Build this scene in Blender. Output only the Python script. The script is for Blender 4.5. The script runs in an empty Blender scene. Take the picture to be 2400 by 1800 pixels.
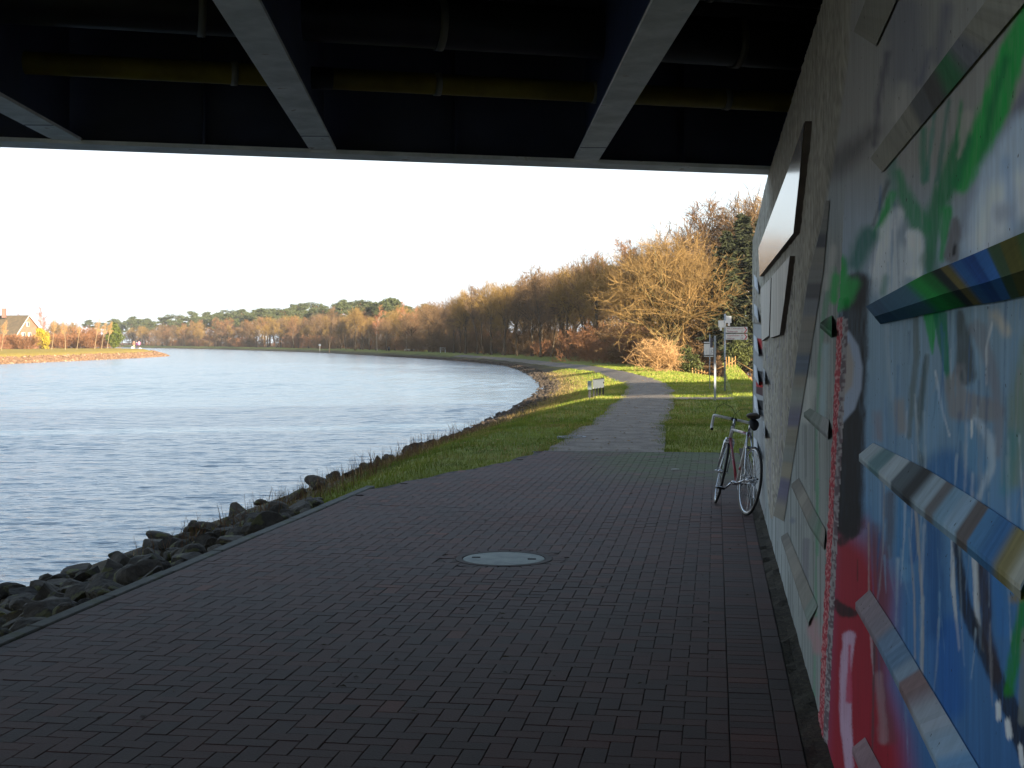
import bpy, bmesh, math, random
import numpy as np
from mathutils import Vector, Matrix, Euler

# ---------------------------------------------------------------- camera, sky, sun, exposure
SC = bpy.context.scene
COL = SC.collection
F, CX, HY, H = 3200.0, 1200.0, 800.0, 1.7          # photo focal length (px), principal column, horizon row, eye height
cam_d = bpy.data.cameras.new('camera'); cam = bpy.data.objects.new('camera', cam_d); COL.objects.link(cam)
cam.location = (0, 0, H); cam.rotation_euler = (math.radians(90), 0, 0)
cam_d.sensor_width = 36.0; cam_d.lens = 36.0 * F / 2400.0; cam_d.shift_y = -(900.0 - HY) / 2400.0
cam_d.clip_start = 0.05; cam_d.clip_end = 4000.0
SC.camera = cam

SUN_EL, SUN_AZ = math.radians(13.0), math.radians(38.0)      # low winter sun, behind the camera and to the right
world = bpy.data.worlds.new('World'); SC.world = world; world.use_nodes = True
wn, wl = world.node_tree.nodes, world.node_tree.links
bg = wn['Background']
sky_n = wn.new('ShaderNodeTexSky'); sky_n.sky_type = 'NISHITA'; sky_n.sun_disc = False
sky_n.sun_elevation = SUN_EL; sky_n.sun_rotation = math.pi - SUN_AZ
sky_n.altitude = 50; sky_n.air_density = 1.0; sky_n.dust_density = 2.0; sky_n.ozone_density = 1.0
# thin bright cloud veil over the whole sky, patchy higher up
tc = wn.new('ShaderNodeTexCoord'); mp = wn.new('ShaderNodeMapping'); mp.inputs['Scale'].default_value = (1.0, 1.0, 3.0)
nz = wn.new('ShaderNodeTexNoise'); nz.inputs['Scale'].default_value = 2.2; nz.inputs['Detail'].default_value = 6.0
cr = wn.new('ShaderNodeMapRange'); cr.inputs['From Min'].default_value = 0.35; cr.inputs['From Max'].default_value = 0.7
cr.inputs['To Min'].default_value = 0.0; cr.inputs['To Max'].default_value = 0.4
mx = wn.new('ShaderNodeMix'); mx.data_type = 'RGBA'
wl.new(tc.outputs['Generated'], mp.inputs['Vector']); wl.new(mp.outputs['Vector'], nz.inputs['Vector'])
wl.new(nz.outputs['Fac'], cr.inputs['Value'])
sxyz = wn.new('ShaderNodeSeparateXYZ'); wl.new(tc.outputs['Generated'], sxyz.inputs[0])      # the veil thickens towards the horizon all round
hz_ = wn.new('ShaderNodeMapRange'); hz_.interpolation_type = 'SMOOTHSTEP'; hz_.inputs['From Min'].default_value = -0.05; hz_.inputs['From Max'].default_value = 0.42
hz_.inputs['To Min'].default_value = 0.95; hz_.inputs['To Max'].default_value = 0.0; wl.new(sxyz.outputs['Z'], hz_.inputs['Value'])
ad_ = wn.new('ShaderNodeMath'); ad_.operation = 'ADD'; ad_.use_clamp = True; wl.new(cr.outputs['Result'], ad_.inputs[0]); wl.new(hz_.outputs['Result'], ad_.inputs[1])
wl.new(ad_.outputs[0], mx.inputs['Factor'])
wl.new(sky_n.outputs['Color'], mx.inputs[6]); mx.inputs[7].default_value = (3.05, 3.4, 3.75, 1)
wl.new(mx.outputs[2], bg.inputs['Color']); bg.inputs['Strength'].default_value = 0.10

sun_d = bpy.data.lights.new('sun', 'SUN'); sun_o = bpy.data.objects.new('sun', sun_d); COL.objects.link(sun_o)
sun_d.energy = 5.0; sun_d.angle = math.radians(0.55); sun_d.color = (1.0, 0.87, 0.68)
SUN_DIR = Vector((-math.sin(SUN_AZ) * math.cos(SUN_EL), math.cos(SUN_AZ) * math.cos(SUN_EL), -math.sin(SUN_EL)))
sun_o.rotation_euler = SUN_DIR.to_track_quat('-Z', 'Y').to_euler()
sun_o.location = (20, -40, 30)

vs = SC.view_settings
vs.view_transform = 'Standard'; vs.look = 'None'; vs.gamma = 1.0; vs.exposure = 1.9; vs.use_curve_mapping = False
SC.cycles.max_bounces = 6; SC.cycles.diffuse_bounces = 4; SC.cycles.glossy_bounces = 4
SC.cycles.transparent_max_bounces = 8; SC.cycles.use_denoising = True

# ---------------------------------------------------------------- helpers
rng = np.random.default_rng(7); random.seed(7)
WS, W0 = 0.149, 0.47                                # the wall: X = W0 + WS * Y
A = math.atan(WS); CA, SA = math.cos(A), math.sin(A)
E_AL = Vector((SA, CA, 0)); E_RT = Vector((CA, -SA, 0))      # along the path, to the right of it
QW = W0 * CA                                        # wall face in q
def pq(p, q, z=0.0): return Vector((E_AL.x * p + E_RT.x * q, E_AL.y * p + E_RT.y * q, z))
def to_pq(X, Y): return X * SA + Y * CA, X * CA - Y * SA
def gp(u, v, z=0.0):
    Y = F * (H - z) / (v - HY); return Vector(((u - CX) / F * Y, Y, z))
def at(u, v, Y): return Vector(((u - CX) / F * Y, Y, H - (v - HY) / F * Y))
def wp(u, v, d=0.0):
    Y = (W0 - d / CA) / ((u - CX) / F - WS); return at(u, v, Y)

def link(o, parent=None):
    COL.objects.link(o)
    if parent is not None: o.parent = parent
    return o
def tag(o, label=None, cat=None, group=None, kind=None):
    if label: o['label'] = label
    if cat: o['category'] = cat
    if group: o['group'] = group
    if kind: o['kind'] = kind
    return o
def empty(name, loc=(0, 0, 0), rz=0.0, **kw):
    o = bpy.data.objects.new(name, None); o.empty_display_size = 0.2
    link(o); o.location = loc; o.rotation_euler = (0, 0, rz)
    return tag(o, **kw)
def mesh_np(name, verts, faces, mats=None, smooth=False, fmat=None, col=None, colname='paint'):
    """verts (n,3), faces: list of tuples or (m,k) array"""
    me = bpy.data.meshes.new(name)
    verts = np.asarray(verts, dtype=np.float32)
    if isinstance(faces, np.ndarray):
        m, k = faces.shape
        me.vertices.add(len(verts)); me.vertices.foreach_set('co', verts.ravel())
        me.loops.add(m * k); me.loops.foreach_set('vertex_index', faces.astype(np.int32).ravel())
        me.polygons.add(m); me.polygons.foreach_set('loop_start', np.arange(0, m * k, k, dtype=np.int32))
        me.update(calc_edges=True)
    else:
        me.from_pydata(verts.tolist(), [], faces); me.update()
    if fmat is not None: me.polygons.foreach_set('material_index', np.asarray(fmat, dtype=np.int32))
    me.polygons.foreach_set('use_smooth', np.full(len(me.polygons), bool(smooth)))
    if col is not None:
        at_ = me.color_attributes.new(colname, 'FLOAT_COLOR', 'POINT')
        c4 = np.ones((len(verts), 4), dtype=np.float32); c4[:, :3] = col; at_.data.foreach_set('color', c4.ravel())
    for m_ in (mats or []): me.materials.append(m_)
    return me
class MB:
    """collects shapes and links them as ONE mesh"""
    def __init__(s): s.v = []; s.f = []; s.m = []; s.sm = []
    def add(s, vs_, fs, mi=0, smooth=False):
        o = len(s.v); s.v += [tuple(x) for x in vs_]; s.f += [tuple(i + o for i in f) for f in fs]
        s.m += [mi] * len(fs); s.sm += [smooth] * len(fs); return s
    def box(s, c, size, rot=None, mi=0, bev=0.0):
        sx, sy, sz = [k / 2 for k in size]; M = rot if rot is not None else Matrix.Identity(3); c = Vector(c)
        if bev <= 0:
            p = [Vector((x, y, z)) for x in (-sx, sx) for y in (-sy, sy) for z in (-sz, sz)]
            f = [(0, 1, 3, 2), (4, 6, 7, 5), (0, 4, 5, 1), (2, 3, 7, 6), (0, 2, 6, 4), (1, 5, 7, 3)]
            return s.add([c + M @ k for k in p], f, mi)
        bm = bmesh.new(); bmesh.ops.create_cube(bm, size=1.0)
        for v in bm.verts: v.co = Vector((v.co.x * 2 * sx, v.co.y * 2 * sy, v.co.z * 2 * sz))
        bmesh.ops.bevel(bm, geom=bm.edges[:], offset=bev, segments=1, affect='EDGES')
        bm.verts.index_update()
        s.add([c + M @ v.co for v in bm.verts], [[v.index for v in f.verts] for f in bm.faces], mi); bm.free(); return s
    def tube(s, pts, r, n=8, mi=0, cap=True, smooth=True):
        pts = [Vector(p) for p in pts]; k = len(pts)
        rs = r if isinstance(r, (list, tuple)) else [r] * k
        ref = None; vv = []
        for i, p in enumerate(pts):
            t = (pts[min(i + 1, k - 1)] - pts[max(i - 1, 0)]).normalized()
            if ref is None:
                a = Vector((0, 0, 1)) if abs(t.z) < 0.9 else Vector((1, 0, 0)); ref = t.cross(a).normalized()
            else:
                ref = (ref - t * ref.dot(t)).normalized()
            b = t.cross(ref)
            for j in range(n):
                a_ = 2 * math.pi * j / n; vv.append(p + (ref * math.cos(a_) + b * math.sin(a_)) * rs[i])
        ff = [(i * n + j, i * n + (j + 1) % n, (i + 1) * n + (j + 1) % n, (i + 1) * n + j) for i in range(k - 1) for j in range(n)]
        s.add(vv, ff, mi, smooth)
        if cap: s.add([], [], mi); o = len(s.v) - len(vv); s.f += [tuple(o + j for j in range(n))[::-1], tuple(o + (k - 1) * n + j for j in range(n))]; s.m += [mi, mi]; s.sm += [False, False]
        return s
    def torus(s, c, axis, R, r, n=40, m=8, mi=0):
        c = Vector(c); ax = Vector(axis).normalized(); a = ax.orthogonal().normalized(); b = ax.cross(a); vv = []
        for i in range(n):
            t = 2 * math.pi * i / n; d = a * math.cos(t) + b * math.sin(t)
            for j in range(m):
                q = 2 * math.pi * j / m; vv.append(c + d * (R + r * math.cos(q)) + ax * (r * math.sin(q)))
        ff = [(i * m + j, ((i + 1) % n) * m + j, ((i + 1) % n) * m + (j + 1) % m, i * m + (j + 1) % m) for i in range(n) for j in range(m)]
        return s.add(vv, ff, mi, True)
    def prism(s, poly, off, mi=0):
        """closed polygon of 3D points pushed along off"""
        n = len(poly); off = Vector(off); a = [Vector(p) for p in poly]; b = [p + off for p in a]
        return s.add(a + b, [tuple(range(n))[::-1], tuple(range(n, 2 * n))] + [(i, (i + 1) % n, n + (i + 1) % n, n + i) for i in range(n)], mi)
    def mesh(s, name, mats):
        me = bpy.data.meshes.new(name); me.from_pydata(s.v, [], s.f)
        me.polygons.foreach_set('material_index', s.m); me.polygons.foreach_set('use_smooth', s.sm)
        for m_ in (mats if isinstance(mats, (list, tuple)) else [mats]): me.materials.append(m_)
        bm = bmesh.new(); bm.from_mesh(me); bmesh.ops.recalc_face_normals(bm, faces=bm.faces[:]); bm.to_mesh(me); bm.free()
        me.update(); return me
    def build(s, name, mats, parent=None, loc=None):
        o = bpy.data.objects.new(name, s.mesh(name, mats)); link(o, parent)
        if loc is not None: o.location = loc
        return o
def obj(name, me, parent=None, loc=None):
    o = bpy.data.objects.new(name, me); link(o, parent)
    if loc is not None: o.location = loc
    return o

# ---------------------------------------------------------------- materials
def L(r, g, b):                                     # sRGB 0-255 -> linear
    return tuple((c / 255 / 12.92) if c / 255 <= 0.04045 else ((c / 255 + 0.055) / 1.055) ** 2.4 for c in (r, g, b))
def material(name, col, rough=0.8, col2=None, scale=6.0, detail=5.0, stretch=(1, 1, 1), bump=0.0, bscale=None, spec=0.3,
             metal=0.0, rand=0.0, attr=None, coat=0.0, spots=None, lo=0.35, hi=0.65):
    m = bpy.data.materials.new(name); m.use_nodes = True
    n, l = m.node_tree.nodes, m.node_tree.links; b = n['Principled BSDF']
    b.inputs['Roughness'].default_value = rough; b.inputs['Metallic'].default_value = metal
    b.inputs['Specular IOR Level'].default_value = spec; b.inputs['Coat Weight'].default_value = coat
    t = n.new('ShaderNodeTexCoord'); mp_ = n.new('ShaderNodeMapping'); mp_.inputs['Scale'].default_value = stretch
    l.new(t.outputs['Object'], mp_.inputs['Vector'])
    out = None
    if attr:
        a = n.new('ShaderNodeAttribute'); a.attribute_name = attr; out = a.outputs['Color']
    if col2 is not None:
        nz_ = n.new('ShaderNodeTexNoise'); nz_.inputs['Scale'].default_value = scale; nz_.inputs['Detail'].default_value = detail
        nz_.inputs['Roughness'].default_value = 0.62
        l.new(mp_.outputs['Vector'], nz_.inputs['Vector'])
        r = n.new('ShaderNodeMapRange'); r.inputs['From Min'].default_value = lo; r.inputs['From Max'].default_value = hi
        l.new(nz_.outputs['Fac'], r.inputs['Value'])
        mx_ = n.new('ShaderNodeMix'); mx_.data_type = 'RGBA'; l.new(r.outputs['Result'], mx_.inputs['Factor'])
        if out is not None:
            mu = n.new('ShaderNodeMix'); mu.data_type = 'RGBA'; mu.blend_type = 'MULTIPLY'; mu.inputs['Factor'].default_value = 1.0
            mx_.inputs[6].default_value = (*col, 1); mx_.inputs[7].default_value = (*col2, 1)
            l.new(out, mu.inputs[6]); l.new(mx_.outputs[2], mu.inputs[7]); out = mu.outputs[2]
        else:
            mx_.inputs[6].default_value = (*col, 1); mx_.inputs[7].default_value = (*col2, 1); out = mx_.outputs[2]
    if spots is not None:                            # (colour, scale, threshold)
        vz = n.new('ShaderNodeTexNoise'); vz.inputs['Scale'].default_value = spots[1]; vz.inputs['Detail'].default_value = 3
        l.new(mp_.outputs['Vector'], vz.inputs['Vector'])
        r2 = n.new('ShaderNodeMapRange'); r2.inputs['From Min'].default_value = spots[2]; r2.inputs['From Max'].default_value = spots[2] + 0.06
        l.new(vz.outputs['Fac'], r2.inputs['Value'])
        ms = n.new('ShaderNodeMix'); ms.data_type = 'RGBA'; l.new(r2.outputs['Result'], ms.inputs['Factor'])
        if out is not None: l.new(out, ms.inputs[6])
        else: ms.inputs[6].default_value = (*col, 1)
        ms.inputs[7].default_value = (*spots[0], 1); out = ms.outputs[2]
    if rand > 0:
        oi = n.new('ShaderNodeObjectInfo'); rr = n.new('ShaderNodeMapRange')
        rr.inputs['To Min'].default_value = 1 - rand; rr.inputs['To Max'].default_value = 1 + rand
        l.new(oi.outputs['Random'], rr.inputs['Value'])
        hs = n.new('ShaderNodeHueSaturation'); l.new(rr.outputs['Result'], hs.inputs['Value'])
        if out is not None: l.new(out, hs.inputs['Color'])
        else: hs.inputs['Color'].default_value = (*col, 1)
        out = hs.outputs['Color']
    if out is not None: l.new(out, b.inputs['Base Color'])
    else: b.inputs['Base Color'].default_value = (*col, 1)
    if bump > 0:
        bz = n.new('ShaderNodeTexNoise'); bz.inputs['Scale'].default_value = bscale or scale * 4; bz.inputs['Detail'].default_value = 6
        l.new(mp_.outputs['Vector'], bz.inputs['Vector'])
        bu = n.new('ShaderNodeBump'); bu.inputs['Strength'].default_value = 0.8; bu.inputs['Distance'].default_value = bump
        l.new(bz.outputs['Fac'], bu.inputs['Height']); l.new(bu.outputs['Normal'], b.inputs['Normal'])
    return m
# ---------------------------------------------------------------- the lie of the land
ZW = -1.1
RSH = np.array([tuple(pq(-160, -7.8))[:2], tuple(pq(0, -7.8))[:2], (-5.6, 15), (-2.9, 32.7), (-1.5, 40.7), (-.1, 54), (1.0, 66), (1.6, 75),
                (1.9, 84.5), (1.8, 105), (1.0, 128), (-.6, 154), (-5.5, 185), (-13.6, 218), (-28, 272), (-45.6, 332), (-75, 412),
                (-106, 484), (-190, 650), (-420, 1000), (-900, 1600)])
LSH = np.array([(-85, -160), (-66, 0), (-63, 100), (-62.5, 190), (-62.7, 230), (-66, 262), (-73.6, 289), (-90, 325), (-117, 370), (-165, 440),
                (-250, 560), (-480, 900), (-960, 1500)])
def pl_dist(P, pl):
    d = np.full(len(P), 1e9)
    for a, b in zip(pl[:-1], pl[1:]):
        ab = b - a; t = np.clip(((P - a) @ ab) / (ab @ ab), 0, 1)
        d = np.minimum(d, np.hypot(*(P - a - t[:, None] * ab).T))
    return d
def inside(P, poly):
    c = np.zeros(len(P), bool); x, y = P[:, 0], P[:, 1]; j = len(poly) - 1
    for i in range(len(poly)):
        xi, yi = poly[i]; xj, yj = poly[j]
        if yi != yj:
            c ^= ((yi > y) != (yj > y)) & (x < (xj - xi) * (y - yi) / (yj - yi) + xi)
        j = i
    return c
CANAL = np.vstack([RSH, LSH[::-1]])
def sm(a, b, x): t = np.clip((x - a) / (b - a), 0, 1); return t * t * (3 - 2 * t)
def vnoise(x, y, s=1.0, seed=0):
    """cheap smooth value noise"""
    x = np.asarray(x) / s; y = np.asarray(y) / s; xi = np.floor(x).astype(int); yi = np.floor(y).astype(int); fx = x - xi; fy = y - yi
    fx = fx * fx * (3 - 2 * fx); fy = fy * fy * (3 - 2 * fy)
    def h(i, j):
        k = (i * 374761393 + j * 668265263 + seed * 974634777) & 0x7fffffff; k = ((k ^ (k >> 13)) * 1274126177) & 0x7fffffff
        return ((k ^ (k >> 16)) & 0xffff) / 65535.0
    return (h(xi, yi) * (1 - fx) + h(xi + 1, yi) * fx) * (1 - fy) + (h(xi, yi + 1) * (1 - fx) + h(xi + 1, yi + 1) * fx) * fy
# left limit of the paving (overgrown towards the far end) and its far edge
P_END = 21.06
def q_left(p): return np.where(p < 14.6, -4.05, -4.05 + 1.25 * sm(14.6, 20.8, p) ** 0.9 + 0.05 * np.sin(p * 5.3) + 0.03 * np.sin(p * 13.1))
EB = Vector((1, .28, 0)).normalized(); NB = Vector((-EB.y, EB.x, 0))       # along the bridge, away from the camera
B0 = Vector((0, 11.27, 0))                                               # on the far edge of the bridge
BW = 9.6                                                                # width of the bridge
def terrain(X, Y):
    P = np.stack([X, Y], 1); ins = inside(P, CANAL); dr = pl_dist(P, RSH); dl = pl_dist(P, LSH); d = np.minimum(dr, dl)
    right = dr < dl
    p, q = to_pq(X, Y)
    top = np.where(right, -.04 - .30 * sm(35, 110, Y), .1)
    slope = np.where(right, 3.5 + 1.5 * sm(25, 80, Y), 4.2)
    t_ = np.clip(d / slope, 0, 1.25); z = ZW + (top - ZW) * np.clip(t_ * 1.02 - .12 * np.clip((t_ - .7) / .55, 0, 1) ** 2, 0, 1)
    z -= np.where(right, .13 * (1 - sm(17, 23, p)) * sm(.3, 1.2, d), 0)
    z = np.where(ins, ZW - np.minimum(d, 6) * .35, z)
    z += np.where(~ins, .05 * (vnoise(X, Y, 1.3) - .5) * sm(0, 3, d) * (1 - sm(.5, 3, np.abs(z - top) * 0 + 0)), 0)
    z -= np.where(right & ~ins, 1.0 * sm(10.2, 15, X) * sm(40, 62, Y), 0)
    z += np.where(right & ~ins, 1.2 * sm(14, 60, X - .0 * Y) * sm(70, 120, Y), 0)
    # road embankment behind the abutment wall
    D = ((Y - 11.27) - .28 * X) / 1.0385
    emb = 4.28 - .62 * np.maximum(0, np.maximum(D, -BW - D))
    z = np.where(right & (q > .55), np.maximum(z, emb * sm(1.5, 2.2, q)), z)
    pav = (p < P_END + .05) & (q > q_left(p) + .02) & (q < 1.2)
    z = np.where(pav & right & ~ins, -.13, z)
    return z, d, ins, right, p, q
def zt(x, y): return float(terrain(np.array([float(x)]), np.array([float(y)]))[0][0])

def axis(parts):
    out = []
    for a, b, s in parts: out += list(np.arange(a, b, s))
    return np.array(out)
gx = axis([(-1500, -400, 60), (-400, -140, 10), (-140, -80, 2), (-80, -55, .8), (-55, -14, 1.2), (-14, 16, .28), (16, 60, 1.5), (60, 200, 8), (200, 1500, 70)])
gy = axis([(-160, -12, 6), (-12, 70, .33), (70, 130, .8), (130, 340, 1.6), (340, 700, 5), (700, 1700, 40)])
GX, GY = np.meshgrid(gx, gy); gxx, gyy = GX.ravel(), GY.ravel()
tz, td, tins, tright, tp, tq = terrain(gxx, gyy)
nx, ny = len(gx), len(gy)
ii = (np.arange(ny - 1)[:, None] * nx + np.arange(nx - 1)[None, :]).ravel()
tf = np.stack([ii, ii + 1, ii + nx + 1, ii + nx], 1)
# ground cover colour: grass, bare bank, leaf litter under the trees, dry winter grass on the far bank
g1 = np.array(L(88, 102, 44)); g2 = np.array(L(126, 122, 58)); dirt = np.array(L(58, 50, 37)); litter = np.array(L(98, 72, 46)); dry = np.array(L(160, 138, 70))
n1 = vnoise(gxx, gyy, 3.1, 1)[:, None] * .6 + vnoise(gxx, gyy, .7, 2)[:, None] * .4
tc_ = g1 * (1 - n1) + g2 * n1
bank = (1 - sm(.35, .8, (td / np.where(tright, 3.6 + 1.5 * sm(25, 80, gyy), 4.2)) + .35 * (vnoise(gxx, gyy, .9, 5) - .5)))[:, None]
tc_ = tc_ * (1 - bank) + (dirt * (1 - n1) + dirt * 1.5 * n1) * bank
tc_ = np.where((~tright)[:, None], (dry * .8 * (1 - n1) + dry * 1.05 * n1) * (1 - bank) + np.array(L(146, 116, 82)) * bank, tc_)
lit = (sm(16, 24, td) * sm(90, 125, gyy) + sm(9.5, 13, gxx) * sm(40, 60, gyy))[:, None].clip(0, 1) * tright[:, None]
tc_ = tc_ * (1 - lit) + litter * lit
nearsoil = (sm(-1.1, -.35, -np.abs(tq - q_left(tp))) * (tp < 17.5) * (tp > -5))[:, None]
tc_ = tc_ * (1 - nearsoil) + np.array(L(52, 44, 36)) * nearsoil
M_GROUND = material('ground_cover', (.75,) * 3, .95, (1.25,) * 3, scale=3.0, attr='paint', bump=.03, bscale=14, spec=.1)
ground = obj('ground', mesh_np('ground', np.stack([gxx, gyy, tz], 1), tf, [M_GROUND], True, col=tc_)); tag(ground, kind='structure')

# ---------------------------------------------------------------- water
M_WATER = bpy.data.materials.new('canal_water'); M_WATER.use_nodes = True
n_, l_ = M_WATER.node_tree.nodes, M_WATER.node_tree.links; b_ = n_['Principled BSDF']
b_.inputs['Base Color'].default_value = (.11, .16, .205, 1); b_.inputs['Roughness'].default_value = .15; b_.inputs['IOR'].default_value = 1.33
b_.inputs['Specular IOR Level'].default_value = .5
t_ = n_.new('ShaderNodeTexCoord'); hsum = None
for sc_, rz_, st_, wt, det in ((1.1, .35, (.55, 1.5, 1), 1.0, 3), (3.4, -.2, (.6, 1.6, 1), .42, 3), (9.0, .1, (.7, 1.5, 1), .16, 2), (.16, .5, (.6, 1.4, 1), 1.6, 2)):
    m_ = n_.new('ShaderNodeMapping'); m_.inputs['Scale'].default_value = st_; m_.inputs['Rotation'].default_value = (0, 0, rz_)
    z_ = n_.new('ShaderNodeTexNoise'); z_.inputs['Scale'].default_value = sc_; z_.inputs['Detail'].default_value = det
    l_.new(t_.outputs['Object'], m_.inputs['Vector']); l_.new(m_.outputs['Vector'], z_.inputs['Vector'])
    k_ = n_.new('ShaderNodeMath'); k_.operation = 'MULTIPLY'; k_.inputs[1].default_value = wt; l_.new(z_.outputs['Fac'], k_.inputs[0])
    if hsum is None: hsum = k_.outputs[0]
    else:
        s_ = n_.new('ShaderNodeMath'); s_.operation = 'ADD'; l_.new(hsum, s_.inputs[0]); l_.new(k_.outputs[0], s_.inputs[1]); hsum = s_.outputs[0]
bu_ = n_.new('ShaderNodeBump'); bu_.inputs['Strength'].default_value = 1.0; bu_.inputs['Distance'].default_value = .085
l_.new(hsum, bu_.inputs['Height']); l_.new(bu_.outputs['Normal'], b_.inputs['Normal'])
# choppy surface: real waves where they can be told apart, a flat sheet just below beyond
wr = 8.0 * (30.0 ** (np.arange(1080) / 1079.0)); wt_ = np.linspace(-.64, .07, 430); WT, WR = np.meshgrid(wt_, wr); wX, wY = (WT * WR).ravel(), WR.ravel(); wZ = np.zeros(len(wX)); wq = np.random.default_rng(17); spc = .00315 * wY
gust = .55 + .9 * vnoise(wX, wY, 9.0, 3) ** 1.5
for k in range(68):
    lam = .14 * (10 ** (wq.random() ** 1.3 * .62)) if k < 50 else wq.uniform(.6, 1.9); th = math.radians(78) + wq.normal(0, .42); kx, ky = math.cos(th) * 2 * math.pi / lam, math.sin(th) * 2 * math.pi / lam; ph = wq.uniform(0, 6.28)
    fade = sm(1.7, 3.2, lam / spc) * (1 if k < 50 else .62); wv = np.sin(kx * wX + ky * wY + ph + 1.2 * vnoise(wX, wY, lam * 3.1, k)); wZ += fade * (lam * .0050) * (wv + .25 * wv * wv) * gust
wZ *= 1 - sm(150, 235, wY)
wi = (np.arange(len(wr) - 1)[:, None] * len(wt_) + np.arange(len(wt_) - 1)[None, :]).ravel(); nw = len(wt_)
water = obj('canal_water', mesh_np('canal_water', np.stack([wX, wY, ZW + wZ], 1), np.stack([wi, wi + 1, wi + nw + 1, wi + nw], 1), [M_WATER], True)); tag(water, kind='structure')
tag(obj('open_water', mesh_np('open_water', [(-1500, -160, ZW - .03), (60, -160, ZW - .03), (60, 1700, ZW - .03), (-1500, 1700, ZW - .03)], [(0, 1, 2, 3)], [M_WATER])), kind='structure')

# ---------------------------------------------------------------- gravel path
PL = [(21.0, .46), (24, .95), (28, 1.5), (34, 2.33), (40.3, 3.1), (46, 3.75), (52, 4.36), (60.8, 4.94), (74.5, 5.5), (85, 5.75), (92, 5.8), (100, 5.7), (112, 5.0), (130, 3.6), (155, 1.5), (185, -3.0), (215, -10)]
PR = [(21.0, 2.32), (24, 2.62), (28, 3.15), (34, 4.04), (40.3, 4.8), (46, 5.5), (53.3, 6.2), (60.8, 6.7), (68.9, 7.04), (83.7, 7.3), (95.4, 7.3), (112, 6.6), (130, 5.2), (155, 3.1), (185, -1.4), (215, -8.3)]
ys = np.concatenate([np.arange(20.75, 60, .3), np.arange(60, 120, .8), np.arange(120, 215, 2.5)])
lx = np.interp(ys, *zip(*PL)); rx = np.interp(ys, *zip(*PR))
lx = lx + .07 * (vnoise(ys, ys * 0, .8, 3) - .5) + .2 * (vnoise(ys, ys * 0, 2.6, 4) - .5); rx = rx + .08 * (vnoise(ys, ys * 0 + 9, .8, 3) - .5) + .25 * (vnoise(ys, ys * 0 + 5, 2.2, 4) - .5)
def path_l(y): return np.interp(y, ys, lx)
def path_r(y): return np.interp(y, ys, rx)
pv = []; K = 9
for k in range(K):
    t = k / (K - 1); X_ = lx * (1 - t) + rx * t; P_, Q_ = to_pq(X_, ys)
    z_ = terrain(X_, np.maximum(ys, 21.9))[0] + .022 + .015 * math.sin(math.pi * t) + .003 * (vnoise(X_, ys, .5, 8) - .5)
    pv.append(np.stack([X_, ys, z_], 1))
pv = np.stack(pv, 1).reshape(-1, 3); r_ = np.arange(len(ys) - 1)
pf = np.concatenate([np.stack([r_ * K + k, r_ * K + k + 1, (r_ + 1) * K + k + 1, (r_ + 1) * K + k], 1) for k in range(K - 1)])
M_PATH = material('path_grit', L(96, 89, 83), .95, L(128, 119, 109), scale=2.4, detail=10, bump=.012, bscale=40, spec=.1, spots=(L(84, 78, 70), 26, .60))
tag(obj('gravel_path', mesh_np('gravel_path', pv, pf, [M_PATH], True)), kind='structure')
# side track that leaves the path to the right
sv = []
for k, (x0, y0, x1, y1) in enumerate([(4.4, 40.6, 4.6, 42.3), (6.5, 40.9, 6.6, 42.6), (9.5, 41.2, 9.5, 42.9), (14, 41.6, 14, 43.4)]):
    sv += [(x0, y0, zt(x0, y0) + .018), (x1, y1, zt(x1, y1) + .018)]
tag(obj('side_path', mesh_np('side_path', sv, [(0, 2, 3, 1), (2, 4, 5, 3), (4, 6, 7, 5)], [M_PATH])), kind='structure')

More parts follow.
